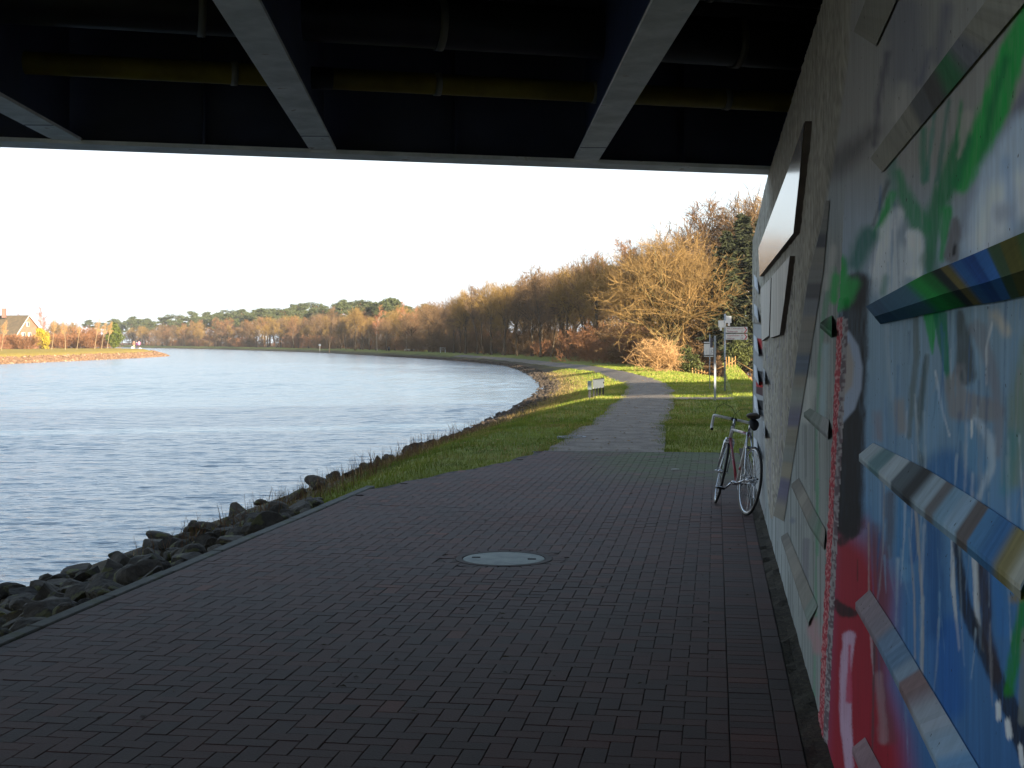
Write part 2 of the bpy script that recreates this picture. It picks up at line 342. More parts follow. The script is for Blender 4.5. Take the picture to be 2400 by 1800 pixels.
# ---------------------------------------------------------------- brick paving
PC = [L(80, 56, 52), L(74, 55, 52), L(69, 55, 53), L(84, 56, 50), L(72, 59, 57), L(63, 51, 49), L(100, 63, 53)]
def paver_mat(name, src):
    m = bpy.data.materials.new(name); m.use_nodes = True; n, l = m.node_tree.nodes, m.node_tree.links; b = n['Principled BSDF']
    b.inputs['Roughness'].default_value = .72; b.inputs['Specular IOR Level'].default_value = .13
    if src == 'obj': s = n.new('ShaderNodeObjectInfo').outputs['Random']
    else:
        a = n.new('ShaderNodeAttribute'); a.attribute_name = 'tone'; s = a.outputs['Fac']
    ra = n.new('ShaderNodeValToRGB'); ra.color_ramp.interpolation = 'LINEAR'
    while len(ra.color_ramp.elements) < len(PC): ra.color_ramp.elements.new(.5)
    for k, c in enumerate(PC): ra.color_ramp.elements[k].position = 1.0 if k == len(PC) - 1 else .95 * k / (len(PC) - 2); ra.color_ramp.elements[k].color = (*c, 1)
    l.new(s, ra.inputs['Fac'])
    g = n.new('ShaderNodeNewGeometry')
    z1 = n.new('ShaderNodeTexNoise'); z1.inputs['Scale'].default_value = 90; z1.inputs['Detail'].default_value = 3; l.new(g.outputs['Position'], z1.inputs['Vector'])
    z2 = n.new('ShaderNodeTexNoise'); z2.inputs['Scale'].default_value = .9; z2.inputs['Detail'].default_value = 5; l.new(g.outputs['Position'], z2.inputs['Vector'])
    v1 = n.new('ShaderNodeMapRange'); v1.inputs['To Min'].default_value = .7; v1.inputs['To Max'].default_value = 1.3; l.new(z1.outputs['Fac'], v1.inputs['Value'])
    mu = n.new('ShaderNodeMix'); mu.data_type = 'RGBA'; mu.blend_type = 'MULTIPLY'; mu.inputs['Factor'].default_value = 1
    l.new(ra.outputs['Color'], mu.inputs[6]); l.new(v1.outputs['Result'], mu.inputs[7])
    # trodden dust, and a green film of moss where the far end meets the grass
    v2 = n.new('ShaderNodeMapRange'); v2.inputs['From Min'].default_value = .42; v2.inputs['From Max'].default_value = .68; v2.inputs['To Max'].default_value = .35; l.new(z2.outputs['Fac'], v2.inputs['Value'])
    m2 = n.new('ShaderNodeMix'); m2.data_type = 'RGBA'; l.new(v2.outputs['Result'], m2.inputs['Factor']); l.new(mu.outputs[2], m2.inputs[6]); m2.inputs[7].default_value = (*L(76, 66, 64), 1)
    sx = n.new('ShaderNodeSeparateXYZ'); l.new(g.outputs['Position'], sx.inputs[0])
    my = n.new('ShaderNodeMapRange'); my.interpolation_type = 'SMOOTHSTEP'; my.inputs['From Min'].default_value = 15.2; my.inputs['From Max'].default_value = 18.3; l.new(sx.outputs['Y'], my.inputs['Value'])
    mxx = n.new('ShaderNodeMapRange'); mxx.interpolation_type = 'SMOOTHSTEP'; mxx.inputs['From Min'].default_value = .5; mxx.inputs['From Max'].default_value = 2.0; l.new(sx.outputs['X'], mxx.inputs['Value'])
    z3 = n.new('ShaderNodeTexNoise'); z3.inputs['Scale'].default_value = 1.6; z3.inputs['Detail'].default_value = 6; l.new(g.outputs['Position'], z3.inputs['Vector'])
    m3r = n.new('ShaderNodeMapRange'); m3r.inputs['From Min'].default_value = .30; m3r.inputs['From Max'].default_value = .52; l.new(z3.outputs['Fac'], m3r.inputs['Value'])
    k1 = n.new('ShaderNodeMath'); k1.operation = 'MULTIPLY'; l.new(my.outputs['Result'], k1.inputs[0]); l.new(mxx.outputs['Result'], k1.inputs[1])
    k2 = n.new('ShaderNodeMath'); k2.operation = 'MULTIPLY'; l.new(k1.outputs[0], k2.inputs[0]); l.new(m3r.outputs['Result'], k2.inputs[1])
    m3 = n.new('ShaderNodeMix'); m3.data_type = 'RGBA'; l.new(k2.outputs[0], m3.inputs['Factor']); l.new(m2.outputs[2], m3.inputs[6]); m3.inputs[7].default_value = (*L(62, 70, 38), 1)
    l.new(m3.outputs[2], b.inputs['Base Color'])
    bu = n.new('ShaderNodeBump'); bu.inputs['Distance'].default_value = .004; bu.inputs['Strength'].default_value = .6; l.new(z1.outputs['Fac'], bu.inputs['Height']); l.new(bu.outputs['Normal'], b.inputs['Normal'])
    return m
M_PAV_O, M_PAV_T = paver_mat('paving_brick_single', 'obj'), paver_mat('paving_brick_field', 'attr')
def brick_shape(a, b):
    g, ch, h = .0016, .0022, .055; sx, sy = a / 2 - g, b / 2 - g
    v = [(x, y, -h) for x, y in ((-sx, -sy), (sx, -sy), (sx, sy), (-sx, sy))] + [(x, y, -ch) for x, y in ((-sx, -sy), (sx, -sy), (sx, sy), (-sx, sy))] + \
        [(x, y, 0) for x, y in ((-sx + ch, -sy + ch), (sx - ch, -sy + ch), (sx - ch, sy - ch), (-sx + ch, sy - ch))]
    f = [(k, (k + 1) % 4, 4 + (k + 1) % 4, 4 + k) for k in range(4)] + [(4 + k, 4 + (k + 1) % 4, 8 + (k + 1) % 4, 8 + k) for k in range(4)] + [(8, 9, 10, 11)]
    return np.array(v), f
MANH = gp(1181, 1309); MAN_R = 192 / 2 / F * MANH.y            # manhole cover
MRING = MAN_R + .13
bricks = []                                                   # (p, q, along_p?)
U_ = .1
QR0, QO = .06, .06                                                     # right limit of the herringbone; edge courses beyond
for i in range(int(-4.3 / U_), int(QR0 / U_) + 1):             # i -> q, j -> p
    for j in range(38, int(P_END / U_) + 1):
        m = (i - j) % 4
        if m == 0: c = ((j + .5) * U_, (i + 1) * U_ + QO, 0)
        elif m == 3: c = ((j + 1) * U_, (i + .5) * U_ + QO, 1)
        else: continue
        hp, hq = (.1, .05) if c[2] else (.05, .1)
        if c[0] + hp > P_END - .06 or c[1] + hq > QR0 + .005: continue
        if c[1] - hq < float(q_left(np.float64(c[0]))) + .10: continue
        w = pq(c[0], c[1])
        if math.hypot(w.x - MANH.x, w.y - MANH.y) < MRING + .03: continue
        bricks.append(c)
cov = set()
for p_, q_, o_ in bricks:
    i0, j0 = int(round((q_ - QO - (.05 if o_ else .1)) / U_)), int(round((p_ - (.1 if o_ else .05)) / U_)); cov.add((i0, j0)); cov.add((i0, j0 + 1) if o_ else (i0 + 1, j0))
for i in range(-42, 1):                                         # cut bricks where the pattern meets an edge
    for j in range(38, int(P_END / U_)):
        if (i, j) in cov: continue
        p_, q_ = (j + .5) * U_, (i + .5) * U_ + QO; w = pq(p_, q_)
        if p_ + .05 > P_END - .055 or q_ + .05 > QR0 + .01 or q_ - .05 < float(q_left(np.float64(p_))) + .085: continue
        if math.hypot(w.x - MANH.x, w.y - MANH.y) < MRING + .055: continue
        bricks.append((p_, q_, 2))
for j in range(38, int(P_END / U_) - 1):                       # two edge courses beside the wall
    bricks.append(((j + .5) * U_, QR0 + .102, 0))
    if j % 2 == 0: bricks.append(((j + 1) * U_, QR0 + .253, 1))
bricks = np.array(bricks); BP = np.stack([E_AL.x * bricks[:, 0] + E_RT.x * bricks[:, 1], E_AL.y * bricks[:, 0] + E_RT.y * bricks[:, 1]], 1)
uu = CX + F * BP[:, 0] / BP[:, 1]; vv_ = HY + F * H / BP[:, 1]
vis = (uu > -40) & (uu < 2050) & (vv_ < 1830)
order = np.argsort(np.where(vis, BP[:, 1], 1e6)); single = set(order[:300].tolist())
M_BED = material('joint_sand', L(44, 38, 36), .95, L(62, 54, 48), scale=8)
bedpts = []
for p_ in np.arange(3.6, P_END, .4): bedpts.append(float(p_))
bedpts.append(P_END)
bv = []; bf = []
for p_ in bedpts: bv += [tuple(pq(p_, float(q_left(np.float64(p_))) + .04, -.010)), tuple(pq(p_, QW - .095, -.010))]
for k in range(len(bedpts) - 1): bf.append((2 * k, 2 * k + 1, 2 * k + 3, 2 * k + 2))
pavement = obj('brick_pavement', mesh_np('brick_pavement', bv, bf, [M_BED])); tag(pavement, kind='structure')
sh = {}
for o_, (a, b) in ((0, (.1, .2)), (1, (.2, .1)), (2, (.1, .1))):
    v, f = brick_shape(a, b)                                   # a along p, b along q
    v2 = np.stack([E_AL.x * v[:, 0] + E_RT.x * v[:, 1], E_AL.y * v[:, 0] + E_RT.y * v[:, 1], v[:, 2]], 1); sh[o_] = (v2, [t[::-1] for t in f])
me_b = {k: mesh_np('paving_brick', sh[k][0], sh[k][1], [M_PAV_O]) for k in sh}
fv, ff_, ft = [], [], []; base = 0
fq = np.array(sh[0][1])
brk = np.random.default_rng(3)
for k in range(len(bricks)):
    o_ = int(bricks[k, 2]); dz = brk.normal(0, .0006) + .012 * (vnoise(BP[k, 0], BP[k, 1], 1.7, 6) - .5); tx, ty = brk.normal(0, .0022, 2)
    if k in single:
        o = bpy.data.objects.new('paving_brick', me_b[o_]); link(o, pavement); o.location = (BP[k, 0], BP[k, 1], dz); o.rotation_euler = (tx, ty, brk.normal(0, .004))
    else:
        v = sh[o_][0].copy(); v[:, 2] += v[:, 0] * ty + v[:, 1] * tx + dz; v[:, 0] += BP[k, 0]; v[:, 1] += BP[k, 1]
        fv.append(v); ff_.append(fq + base); ft.append(np.full(len(v), brk.random())); base += len(v)
me_f = mesh_np('paving_brick_field', np.vstack(fv), np.vstack(ff_), [M_PAV_T])
a_ = me_f.attributes.new('tone', 'FLOAT', 'POINT'); a_.data.foreach_set('value', np.concatenate(ft).astype(np.float32))
tag(obj('paving_brick_field', me_f, pavement), kind='stuff')
# ring of cut bricks round the manhole
ringc = np.random.default_rng(5)
for k in range(30):
    a0, a1 = 2 * math.pi * k / 30 + .012, 2 * math.pi * (k + 1) / 30 - .012; r0, r1 = MAN_R + .066, MRING + .03
    poly = [(r0 * math.cos(a0), r0 * math.sin(a0), -.05), (r1 * math.cos(a0), r1 * math.sin(a0), -.05), (r1 * math.cos(a1), r1 * math.sin(a1), -.05), (r0 * math.cos(a1), r0 * math.sin(a1), -.05)]
    MB().prism(poly, (0, 0, .05 + ringc.normal(0, .001))).build('ring_brick', M_PAV_O, pavement, loc=(MANH.x, MANH.y, 0))
MB().add([(math.cos(k * math.pi / 24) * (MRING + .16), math.sin(k * math.pi / 24) * (MRING + .16), 0) for k in range(48)], [tuple(range(48))]).build('ring_mortar', material('ring_mortar', L(76, 66, 62), .95, L(60, 54, 50), scale=30), pavement, loc=(MANH.x, MANH.y, -.0045))
# left kerb: concrete edging stones, and the thin edging at the far end
M_KERB = material('kerb_concrete', L(72, 74, 70), .9, L(90, 90, 85), scale=7, bump=.004, bscale=60, spots=(L(74, 78, 60), 5, .62))
kerb = obj('kerb', MB().box(pq(10, -4.0, -.16), (.04, 12, .05), rot=Matrix.Rotation(-A, 3, 'Z')).mesh('kerb_base', M_KERB)); tag(kerb, kind='structure')
for k in range(12):
    p_ = 3.6 + k * 1.0
    if p_ > 15.2: break
    MB().box((0, 0, 0), (.10, .988, .25), bev=.008).build('edging_stone', M_KERB, kerb).matrix_local = Matrix.Translation(pq(p_ + .5, -4.0, -.118 + random.gauss(0, .002))) @ Matrix.Rotation(-A + random.gauss(0, .002), 4, 'Z')
kend = obj('far_kerb', MB().box(pq(P_END - .03, -1.2, -.2), (3.0, .03, .1), rot=Matrix.Rotation(-A, 3, 'Z')).mesh('far_kerb', M_KERB)); tag(kend, kind='structure')
for k in range(3):
    MB().box((0, 0, 0), (.985, .05, .25), bev=.006).build('edging_stone', M_KERB, kend).matrix_local = Matrix.Translation(pq(P_END - .028, -2.15 + k, -.122)) @ Matrix.Rotation(-A, 4, 'Z')
# strip of bare soil along the foot of the wall
ss = np.arange(3.0, 22, .12); sq = [QW - .10, QW - .05, QW + .02]
sv = np.array([tuple(pq(p_, q_, -.012 + .03 * vnoise(p_, q_ * 9, .15, 2) + (.012 if i == 2 else 0))) for p_ in ss for i, q_ in enumerate(sq)])
sf = np.array([(a * 3 + b, a * 3 + b + 1, a * 3 + b + 4, a * 3 + b + 3) for a in range(len(ss) - 1) for b in range(2)])
M_SOIL = material('dark_soil', L(48, 42, 34), .98, L(72, 64, 50), scale=30, detail=8, bump=.02, bscale=60, spots=(L(96, 88, 70), 50, .66))
tag(obj('soil_strip', mesh_np('soil_strip', sv, sf, [M_SOIL])), kind='structure')
# manhole
mh = empty('manhole_cover', (MANH.x, MANH.y, 0), label='round grey concrete manhole cover with two lifting holes in the brick paving', cat='manhole cover')
M_MAN = material('manhole_concrete', L(128, 136, 133), .85, L(156, 162, 156), scale=6, bump=.003, bscale=50); M_IRON = material('cast_iron', L(44, 39, 36), .8, L(62, 48, 42), scale=12)
def disc(r, z, n=56): return [(r * math.cos(2 * math.pi * k / n), r * math.sin(2 * math.pi * k / n), z) for k in range(n)]
N_ = 56
m_ = MB(); m_.add(disc(MAN_R, -.05) + disc(MAN_R, -.003) + disc(MAN_R - .006, .002), [tuple(range(2 * N_, 3 * N_))] + [(k + r * N_, (k + 1) % N_ + r * N_, (k + 1) % N_ + (r + 1) * N_, k + (r + 1) * N_) for r in (0, 1) for k in range(N_)]); m_.build('lid', M_MAN, mh)
m_ = MB(); m_.add(disc(MAN_R + .008, -.05) + disc(MAN_R + .008, .002) + disc(MAN_R + .058, .003) + disc(MAN_R + .062, -.05), [(k + r * N_, (k + 1) % N_ + r * N_, (k + 1) % N_ + (r + 1) * N_, k + (r + 1) * N_) for r in range(3) for k in range(N_)]); m_.build('rim', M_IRON, mh)
for s_ in (-1, 1): MB().box((s_ * MAN_R * .68, .04 * -s_, .003), (.065, .05, .004)).build('lifting_hole', material('hole_black', (.008,) * 3, .9), mh)
# second small cover, pale rim, in the gravel
c2 = gp(1340, 1022)
m2 = empty('path_shaft_cover', (c2.x, c2.y, zt(c2.x, c2.y) + .03), label='small round cover with chalky white rim in the gravel path', cat='shaft cover')
m_ = MB(); m_.add(disc(.26, -.06) + disc(.26, .006) + disc(.205, .008) + disc(.20, -.02), [(k + r * N_, (k + 1) % N_ + r * N_, (k + 1) % N_ + (r + 1) * N_, k + (r + 1) * N_) for r in range(3) for k in range(N_)]); m_.build('rim', material('chalky_rim', L(150, 154, 158), .85, L(110, 110, 110), scale=9), m2)
m_ = MB(); m_.add(disc(.205, -.006), [tuple(range(N_))]); m_.build('lid', material('gritty_lid', L(90, 74, 64), .9, L(130, 120, 112), scale=14), m2)
# ---------------------------------------------------------------- stones of the bank
def rock_mesh(seed, rough=.28):
    r = np.random.default_rng(seed); bm = bmesh.new(); bmesh.ops.create_icosphere(bm, subdivisions=3, radius=.5)
    sc = np.array([1, r.uniform(.65, .95), r.uniform(.5, .75)]); cuts = [(r.normal(size=3), r.uniform(.22, .40)) for _ in range(12)]
    for v in bm.verts:
        c = np.array(v.co); 
        for nrm, h in cuts:
            nn = nrm / np.linalg.norm(nrm); d = c @ nn
            if d > h: c = c - nn * (d - h) * .98
        k_ = 1 + .10 * (float(vnoise(c[0] * 5 + c[2] * 3, c[1] * 5 + seed * 9, 1.0, seed)) - .5) + .05 * (float(vnoise(c[0] * 14 + c[2] * 9, c[1] * 14 - c[2] * 6, 1.0, seed + 3)) - .5); c = c * sc * k_; v.co = c
    me = bpy.data.meshes.new('boulder'); bm.to_mesh(me); bm.free(); return me
M_ROCK = material('bank_stone', L(74, 69, 61), .92, L(44, 41, 37), scale=3.5, detail=8, bump=.03, bscale=9, rand=.45, spots=(L(78, 77, 50), 3, .58))
rock_me = [rock_mesh(k) for k in range(10)]
for m_ in rock_me: m_.materials.append(M_ROCK)
rr = random.Random(11); nrock = 0; placed = []
def add_rock(p_, q_, s, bury=.3):
    global nrock
    w = pq(p_, q_); z = zt(w.x, w.y)
    for (x, y, r0) in placed:
        if (x - w.x) ** 2 + (y - w.y) ** 2 < (.36 * (r0 + s)) ** 2: return
    o = bpy.data.objects.new('boulder', rr.choice(rock_me)); link(o)
    o.location = (w.x, w.y, z + s * .5 * (.42 - bury)); o.scale = (s, s, s * rr.uniform(.8, 1.15)); o.rotation_euler = (rr.uniform(-.5, .5), rr.uniform(-.5, .5), rr.uniform(0, 6.28))
    big = s > .40
    tag(o, 'large dark angular boulder on the bank between the brick path and the canal' if big else 'small dark bank stone wedged between the boulders beside the brick path', 'boulder' if big else 'stone',
        'large boulders on the near bank' if big else 'small stones on the near bank')
    placed.append((w.x, w.y, s)); nrock += 1
for k in range(1600):                                            # big ones first
    if nrock > 130: break
    p_ = rr.uniform(6.6, 16.6); lim = -4.42 - .12 * max(0, p_ - 13); add_rock(p_, rr.uniform(-7.4, lim), rr.uniform(.32, .52) * (1.15 if rr.random() < .2 else 1))
for k in range(2600):
    if nrock > 265: break
    p_ = rr.uniform(6.6, 17.2); lim = -4.22 - .2 * max(0, p_ - 13.5); add_rock(p_, rr.uniform(-7.0, lim), rr.uniform(.16, .34), .2)
for k in range(240):                                            # sparser, lower on the bank further out
    if nrock > 298: break
    p_ = rr.uniform(17, 34); add_rock(p_, rr.uniform(-7.7, -6.3), rr.uniform(.25, .5), .25)
add_rock(12.1, -8.15, .62, .5)
# loose stone too small to pick apart: far right bank and the whole left bank
def stone_mass(name, pts, sizes, mat, parent=None):
    b = bmesh.new(); bmesh.ops.create_icosphere(b, subdivisions=1, radius=.5); bv_ = np.array([v.co[:] for v in b.verts]); bf_ = np.array([[v.index for v in f.verts] for f in b.faces]); b.free()
    r = np.random.default_rng(4); V = []; Fc = []
    for k, (p_, s) in enumerate(zip(pts, sizes)):
        v = bv_ * (1 + r.normal(0, .16, (len(bv_), 1))) * s * r.uniform(.6, 1.2, 3); th = r.uniform(0, 6.28); c, sn = math.cos(th), math.sin(th)
        v = np.stack([v[:, 0] * c - v[:, 1] * sn, v[:, 0] * sn + v[:, 1] * c, v[:, 2] * .8], 1) + p_; V.append(v); Fc.append(bf_ + k * len(bv_))
    return tag(obj(name, mesh_np(name, np.vstack(V), np.vstack(Fc), [mat]), parent), kind='stuff')
def along(pl, n, lo, hi, y0, y1, r):
    seg = np.hypot(*np.diff(pl, axis=0).T); cum = np.concatenate([[0], np.cumsum(seg)]); out = []
    while len(out) < n:
        t = r.uniform(0, cum[-1]); k = np.searchsorted(cum, t) - 1; f = (t - cum[k]) / seg[k]; c = pl[k] * (1 - f) + pl[k + 1] * f
        if not (y0 < c[1] < y1): continue
        d = (pl[k + 1] - pl[k]) / seg[k]; nrm = np.array([d[1], -d[0]]); out.append(c + nrm * r.uniform(lo, hi))
    return np.array(out)
r4 = np.random.default_rng(21)
pr = along(RSH, 2200, -.3, 1.1, 34, 260, r4); zz = terrain(pr[:, 0], pr[:, 1])[0]
M_STONEB = material('bank_rubble', L(70, 60, 50), .95, L(46, 40, 34), scale=1.5, spots=(L(88, 76, 62), 3, .6))
tag(stone_mass('bank_rubble', np.stack([pr[:, 0], pr[:, 1], zz + .03], 1), r4.uniform(.12, .34, len(pr)), M_STONEB), 'dark rubble at the water edge of the curving right bank', 'rubble')
plf = along(LSH, 4200, -2.5, .3, 120, 345, r4); zz = terrain(plf[:, 0], plf[:, 1])[0]
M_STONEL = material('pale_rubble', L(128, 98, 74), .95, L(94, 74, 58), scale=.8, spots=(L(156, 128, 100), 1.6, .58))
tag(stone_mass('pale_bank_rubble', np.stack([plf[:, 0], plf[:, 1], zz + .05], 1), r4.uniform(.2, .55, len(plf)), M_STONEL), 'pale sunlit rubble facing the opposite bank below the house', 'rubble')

# ---------------------------------------------------------------- grass
def blades(X, Y, h, w, cols, seed, lean=.5):
    r = np.random.default_rng(seed); n = len(X); z = terrain(X, Y)[0]; th = r.uniform(0, 6.28, n); hh = h * r.uniform(.5, 1.25, n); ww = w * r.uniform(.6, 1.3, n)
    ln = r.uniform(0, lean, n) * hh; la = r.uniform(0, 6.28, n)
    dx, dy = np.cos(th) * ww / 2, np.sin(th) * ww / 2
    v = np.empty((n, 3, 3)); v[:, 0] = np.stack([X - dx, Y - dy, z - .01], 1); v[:, 1] = np.stack([X + dx, Y + dy, z - .01], 1)
    v[:, 2] = np.stack([X + np.cos(la) * ln, Y + np.sin(la) * ln, z + hh], 1)
    t = r.random(n)[:, None]; patch = vnoise(X, Y, 1.1, 31)[:, None]; t = np.clip(.45 * t + .55 * patch + 0, 0, 1)
    c = (cols[0] * (1 - t) + cols[1] * t) * (.7 + .6 * vnoise(X, Y, .45, 37)[:, None]); dryb = (r.random(n) < .05 + .35 * (vnoise(X, Y, .8, 33) > .68))[:, None]; c = np.where(dryb, cols[2], c)
    return v.reshape(-1, 3), np.repeat(c, 3, 0)
rg = np.random.default_rng(9)
def grass_points(n, y0, y1, x0, x1, power=1.0):
    Y = y0 + (y1 - y0) * rg.random(n) ** power; X = rg.uniform(x0, x1, n)
    z, d, ins, right, p, q = terrain(X, Y)
    on_path = (X > path_l(Y) + .05) & (X < path_r(Y) - .05) & (Y > 20.9)
    edge = (X > path_l(Y) - .1) & (X < path_r(Y) + .1) & (Y > 20.9) & (rg.random(n) < .6)
    pav = (p < P_END + .03) & (q > q_left(p) + .06) & (q < QW)
    wall = (q > QW - .05) & (p < 17.6)
    ok = ~ins & right & ~on_path & ~edge & ~pav & ~wall & (d > 1.6 + .8 * rg.random(n)) & ~((p < 13.2 + 1.5 * rg.random(n)))
    ok &= ~((p < 17) & (q < q_left(p) - .1 - 1.0 * sm(13.5, 17, p)) & (rg.random(n) < .75))
    side = (Y > 40.6) & (Y < 42.6) & (X > path_r(Y)); ok &= ~(side & (rg.random(n) < .85))
    return X[ok], Y[ok]
G0, G1, G2 = np.array(L(82, 106, 36)), np.array(L(136, 142, 54)), np.array(L(160, 140, 84))
gv, gc = [], []
for n, y0, y1, x0, x1, pw, h, w in ((170000, 13, 30, -7, 9, 1.0, .055, .010), (150000, 28, 60, -4, 13, 1.3, .065, .015), (70000, 58, 115, 0, 17, 1.2, .10, .032)):
    X, Y = grass_points(n, y0, y1, x0, x1, pw); v, c = blades(X, Y, h, w, (G0, G1, G2), n); gv.append(v); gc.append(c)
# ragged tufts over the edges of the path
ye = 21.2 + 42 * rg.random(15000) ** 1.3; sd_ = rg.random(15000) < .5; xe = np.where(sd_, path_l(ye), path_r(ye)) + np.where(sd_, 1, -1) * (rg.normal(0, .10, 15000) + .16 * (vnoise(ye, sd_ * 7.0, .7, 44) - .45)); ok_ = vnoise(ye, sd_ * 5.0, .35, 45) > .3
ev, ec = blades(xe[ok_], ye[ok_], .06, .013, (G0 * .9, G1, G2), 88); gv.append(ev); gc.append(ec)
# rank dry growth along the water's edge
pd = along(RSH, 12000, .7, 2.7, 16, 110, rg); dn, dc = blades(pd[:, 0], pd[:, 1], .16, .014, (np.array(L(120, 96, 62)), np.array(L(96, 98, 44)), np.array(L(176, 146, 104))), 77, .7); gv.append(dn); gc.append(dc)
gv = np.vstack(gv); gc = np.vstack(gc)
M_GRASS = material('grass_blades', (1, 1, 1), .75, (.8, .8, .8), scale=2, attr='paint', spec=.15)
grass = obj('grass', mesh_np('grass', gv, np.arange(len(gv)).reshape(-1, 3), [M_GRASS], col=gc)); tag(grass, 'short green winter grass on both sides of the path', 'grass', kind='stuff')
# weed stalks standing against the water
wsx = along(RSH, 420, 1.6, 2.7, 14, 32, rg); wm = MB()
for (x, y) in wsx:
    z = zt(x, y); h = rg.uniform(.12, .42); a, b = rg.normal(0, .07, 2); wm.tube([(x, y, z), (x + a * .4, y + b * .4, z + h * .6), (x + a, y + b, z + h)], [.0035, .003, .0015], 3, cap=False)
    if rg.random() < .5: wm.tube([(x + a * .4, y + b * .4, z + h * .6), (x + a * .4 + rg.normal(0, .06), y + rg.normal(0, .05) + b * .4, z + h * .9)], [.002, .001], 3, cap=False)
tag(wm.build('weed_stalks', material('dry_stalk', L(104, 76, 56), .9)), 'dry brown weed stalks along the top of the stony bank', 'weeds', kind='stuff')
# fallen leaves and twigs on path and grass
def scatter_leaves(name, n, y0, y1, x0, x1, s, cols, seed, onpave=False):
    r = np.random.default_rng(seed); Y = r.uniform(y0, y1, n); X = r.uniform(x0, x1, n); z, d, ins, right, p, q = terrain(X, Y)
    if onpave: ok = (p < P_END) & (q > q_left(p) + .1) & (q < QW - .02); z = np.where(ok, .004, z)
    else: ok = ~ins & right & (p > P_END) & (d > 1.5); z = np.where((X > path_l(Y)) & (X < path_r(Y)), z + .045, z + .04)
    X, Y, z = X[ok], Y[ok], z[ok]; n = len(X); th = r.uniform(0, 6.28, n); ss_ = s * r.uniform(.5, 1.3, n)
    v = np.empty((n, 4, 3)); e = np.stack([np.cos(th), np.sin(th)], 1) * ss_[:, None]; f = np.stack([-np.sin(th), np.cos(th)], 1) * ss_[:, None] * .55
    for k, (a, b, h) in enumerate(((-1, 0, 0), (0, -1, .3), (1, 0, 0), (0, 1, .35))):
        v[:, k] = np.stack([X + e[:, 0] * a + f[:, 0] * b, Y + e[:, 1] * a + f[:, 1] * b, z + h * ss_ * r.random(n) + .003], 1)
    t = r.random(n)[:, None]; c = np.array(cols[0]) * (1 - t) + np.array(cols[1]) * t
    return obj(name, mesh_np(name, v.reshape(-1, 3), np.arange(4 * n).reshape(-1, 4), [material(name, (1, 1, 1), .8, (.7, .7, .7), scale=9, attr='paint')], col=np.repeat(c, 4, 0)))
tag(scatter_leaves('fallen_leaves', 3600, 21.3, 70, -1, 9, .03, (L(120, 84, 52), L(176, 140, 92)), 5), 'scattered brown fallen leaves on gravel path and grass', 'leaves', kind='stuff')
tag(scatter_leaves('paving_litter', 420, 6, 21, -3, 3, .017, (L(60, 50, 42), L(96, 84, 66)), 6, True), 'small dark leaf scraps on the brick paving', 'leaves', kind='stuff')
o = MB().tube([(0, 0, .006), (.05, .004, .008), (.10, 0, .006)], [.006, .007, .005], 6).build('litter_stick', material('white_litter', L(220, 220, 214), .6)); o.location = gp(1574, 1101, .004)
tag(o, 'small white stick of litter lying on the mossy paving', 'litter')
# ---------------------------------------------------------------- abutment wall with sprayed mural
P_WALL = 17.25; Z_TOP = 3.15
def c3(x, y): return (1700 + x / 2.37, y / 2.37)
def c4(x, y): return (1700 + x / 2.37, 600 + y / 2.37)
def c5(x, y): return (1700 + x / 2.37, 1100 + y / 2.37)
def C(r, g, b, k=1.0): return np.array([min(1, c * k) for c in L(r, g, b)])
def smooth(x): x = np.clip(x, 0, 1); return x * x * (3 - 2 * x)
def stroke(col, U, V, pts, w, c, soft=8, a=1.0):
    """sprayed line: pts in wall-chart units, width w (or list), soft edge"""
    pts = np.array(pts, float); ws = np.array(w if isinstance(w, (list, tuple)) else [w] * len(pts), float) / 2.37 / 2; soft = max(soft * 1.3 / 2.37, 2.0)
    mw = ws.max() + soft
    sel = np.nonzero((U > pts[:, 0].min() - mw) & (U < pts[:, 0].max() + mw) & (V > pts[:, 1].min() - mw) & (V < pts[:, 1].max() + mw))[0]
    if not len(sel): return
    u, v = U[sel], V[sel]; best = np.full(len(sel), -1e9)
    if len(pts) == 1: best = ws[0] - np.hypot(u - pts[0, 0], v - pts[0, 1])
    for k in range(len(pts) - 1):
        a_, b_ = pts[k], pts[k + 1]; ab = b_ - a_; t = np.clip(((u - a_[0]) * ab[0] + (v - a_[1]) * ab[1]) / max(ab @ ab, 1e-9), 0, 1)
        d = np.hypot(u - a_[0] - t * ab[0], v - a_[1] - t * ab[1]); best = np.maximum(best, ws[k] * (1 - t) + ws[k + 1] * t - d)
    best = best + .5 * min(soft, 14) * (vnoise(u * .11, v * .035, 1.0, 81) - .5) + .35 * min(soft, 8) * (vnoise(u * .6, v * .6, 1.0, 82) - .5)
    f = (smooth((best + soft * .5) / soft) * a * (.82 + .18 * vnoise(u * .35, v * .03, 1.0, 83)))[:, None]
    col[sel] = col[sel] * (1 - f) + np.asarray(c) * f
def poly(col, U, V, pts, c, soft=6, a=1.0):
    pts = np.array(pts, float); P = np.stack([U, V], 1); soft /= 2.37
    sel = np.nonzero((U > pts[:, 0].min() - soft) & (U < pts[:, 0].max() + soft) & (V > pts[:, 1].min() - soft) & (V < pts[:, 1].max() + soft))[0]
    if not len(sel): return
    P = P[sel]; ins = inside(P, pts); d = pl_dist(P, np.vstack([pts, pts[:1]])); s = np.where(ins, d, -d); f = (smooth((s + soft / 2) / soft) * a)[:, None]
    col[sel] = col[sel] * (1 - f) + np.asarray(c) * f
GREY, WHITE, BLACK = C(128, 126, 126), C(236, 242, 248), C(22, 21, 24)
GREEN, DGREEN, TEAL, BLUE, DBLUE, SKY, RED = C(24, 158, 66), C(14, 96, 58), C(44, 124, 108), C(58, 118, 176), C(34, 82, 150), C(150, 182, 208), C(150, 18, 24)
PURP = C(112, 112, 132)
def red_edge(V): return 1979 - (V - 720) * .049
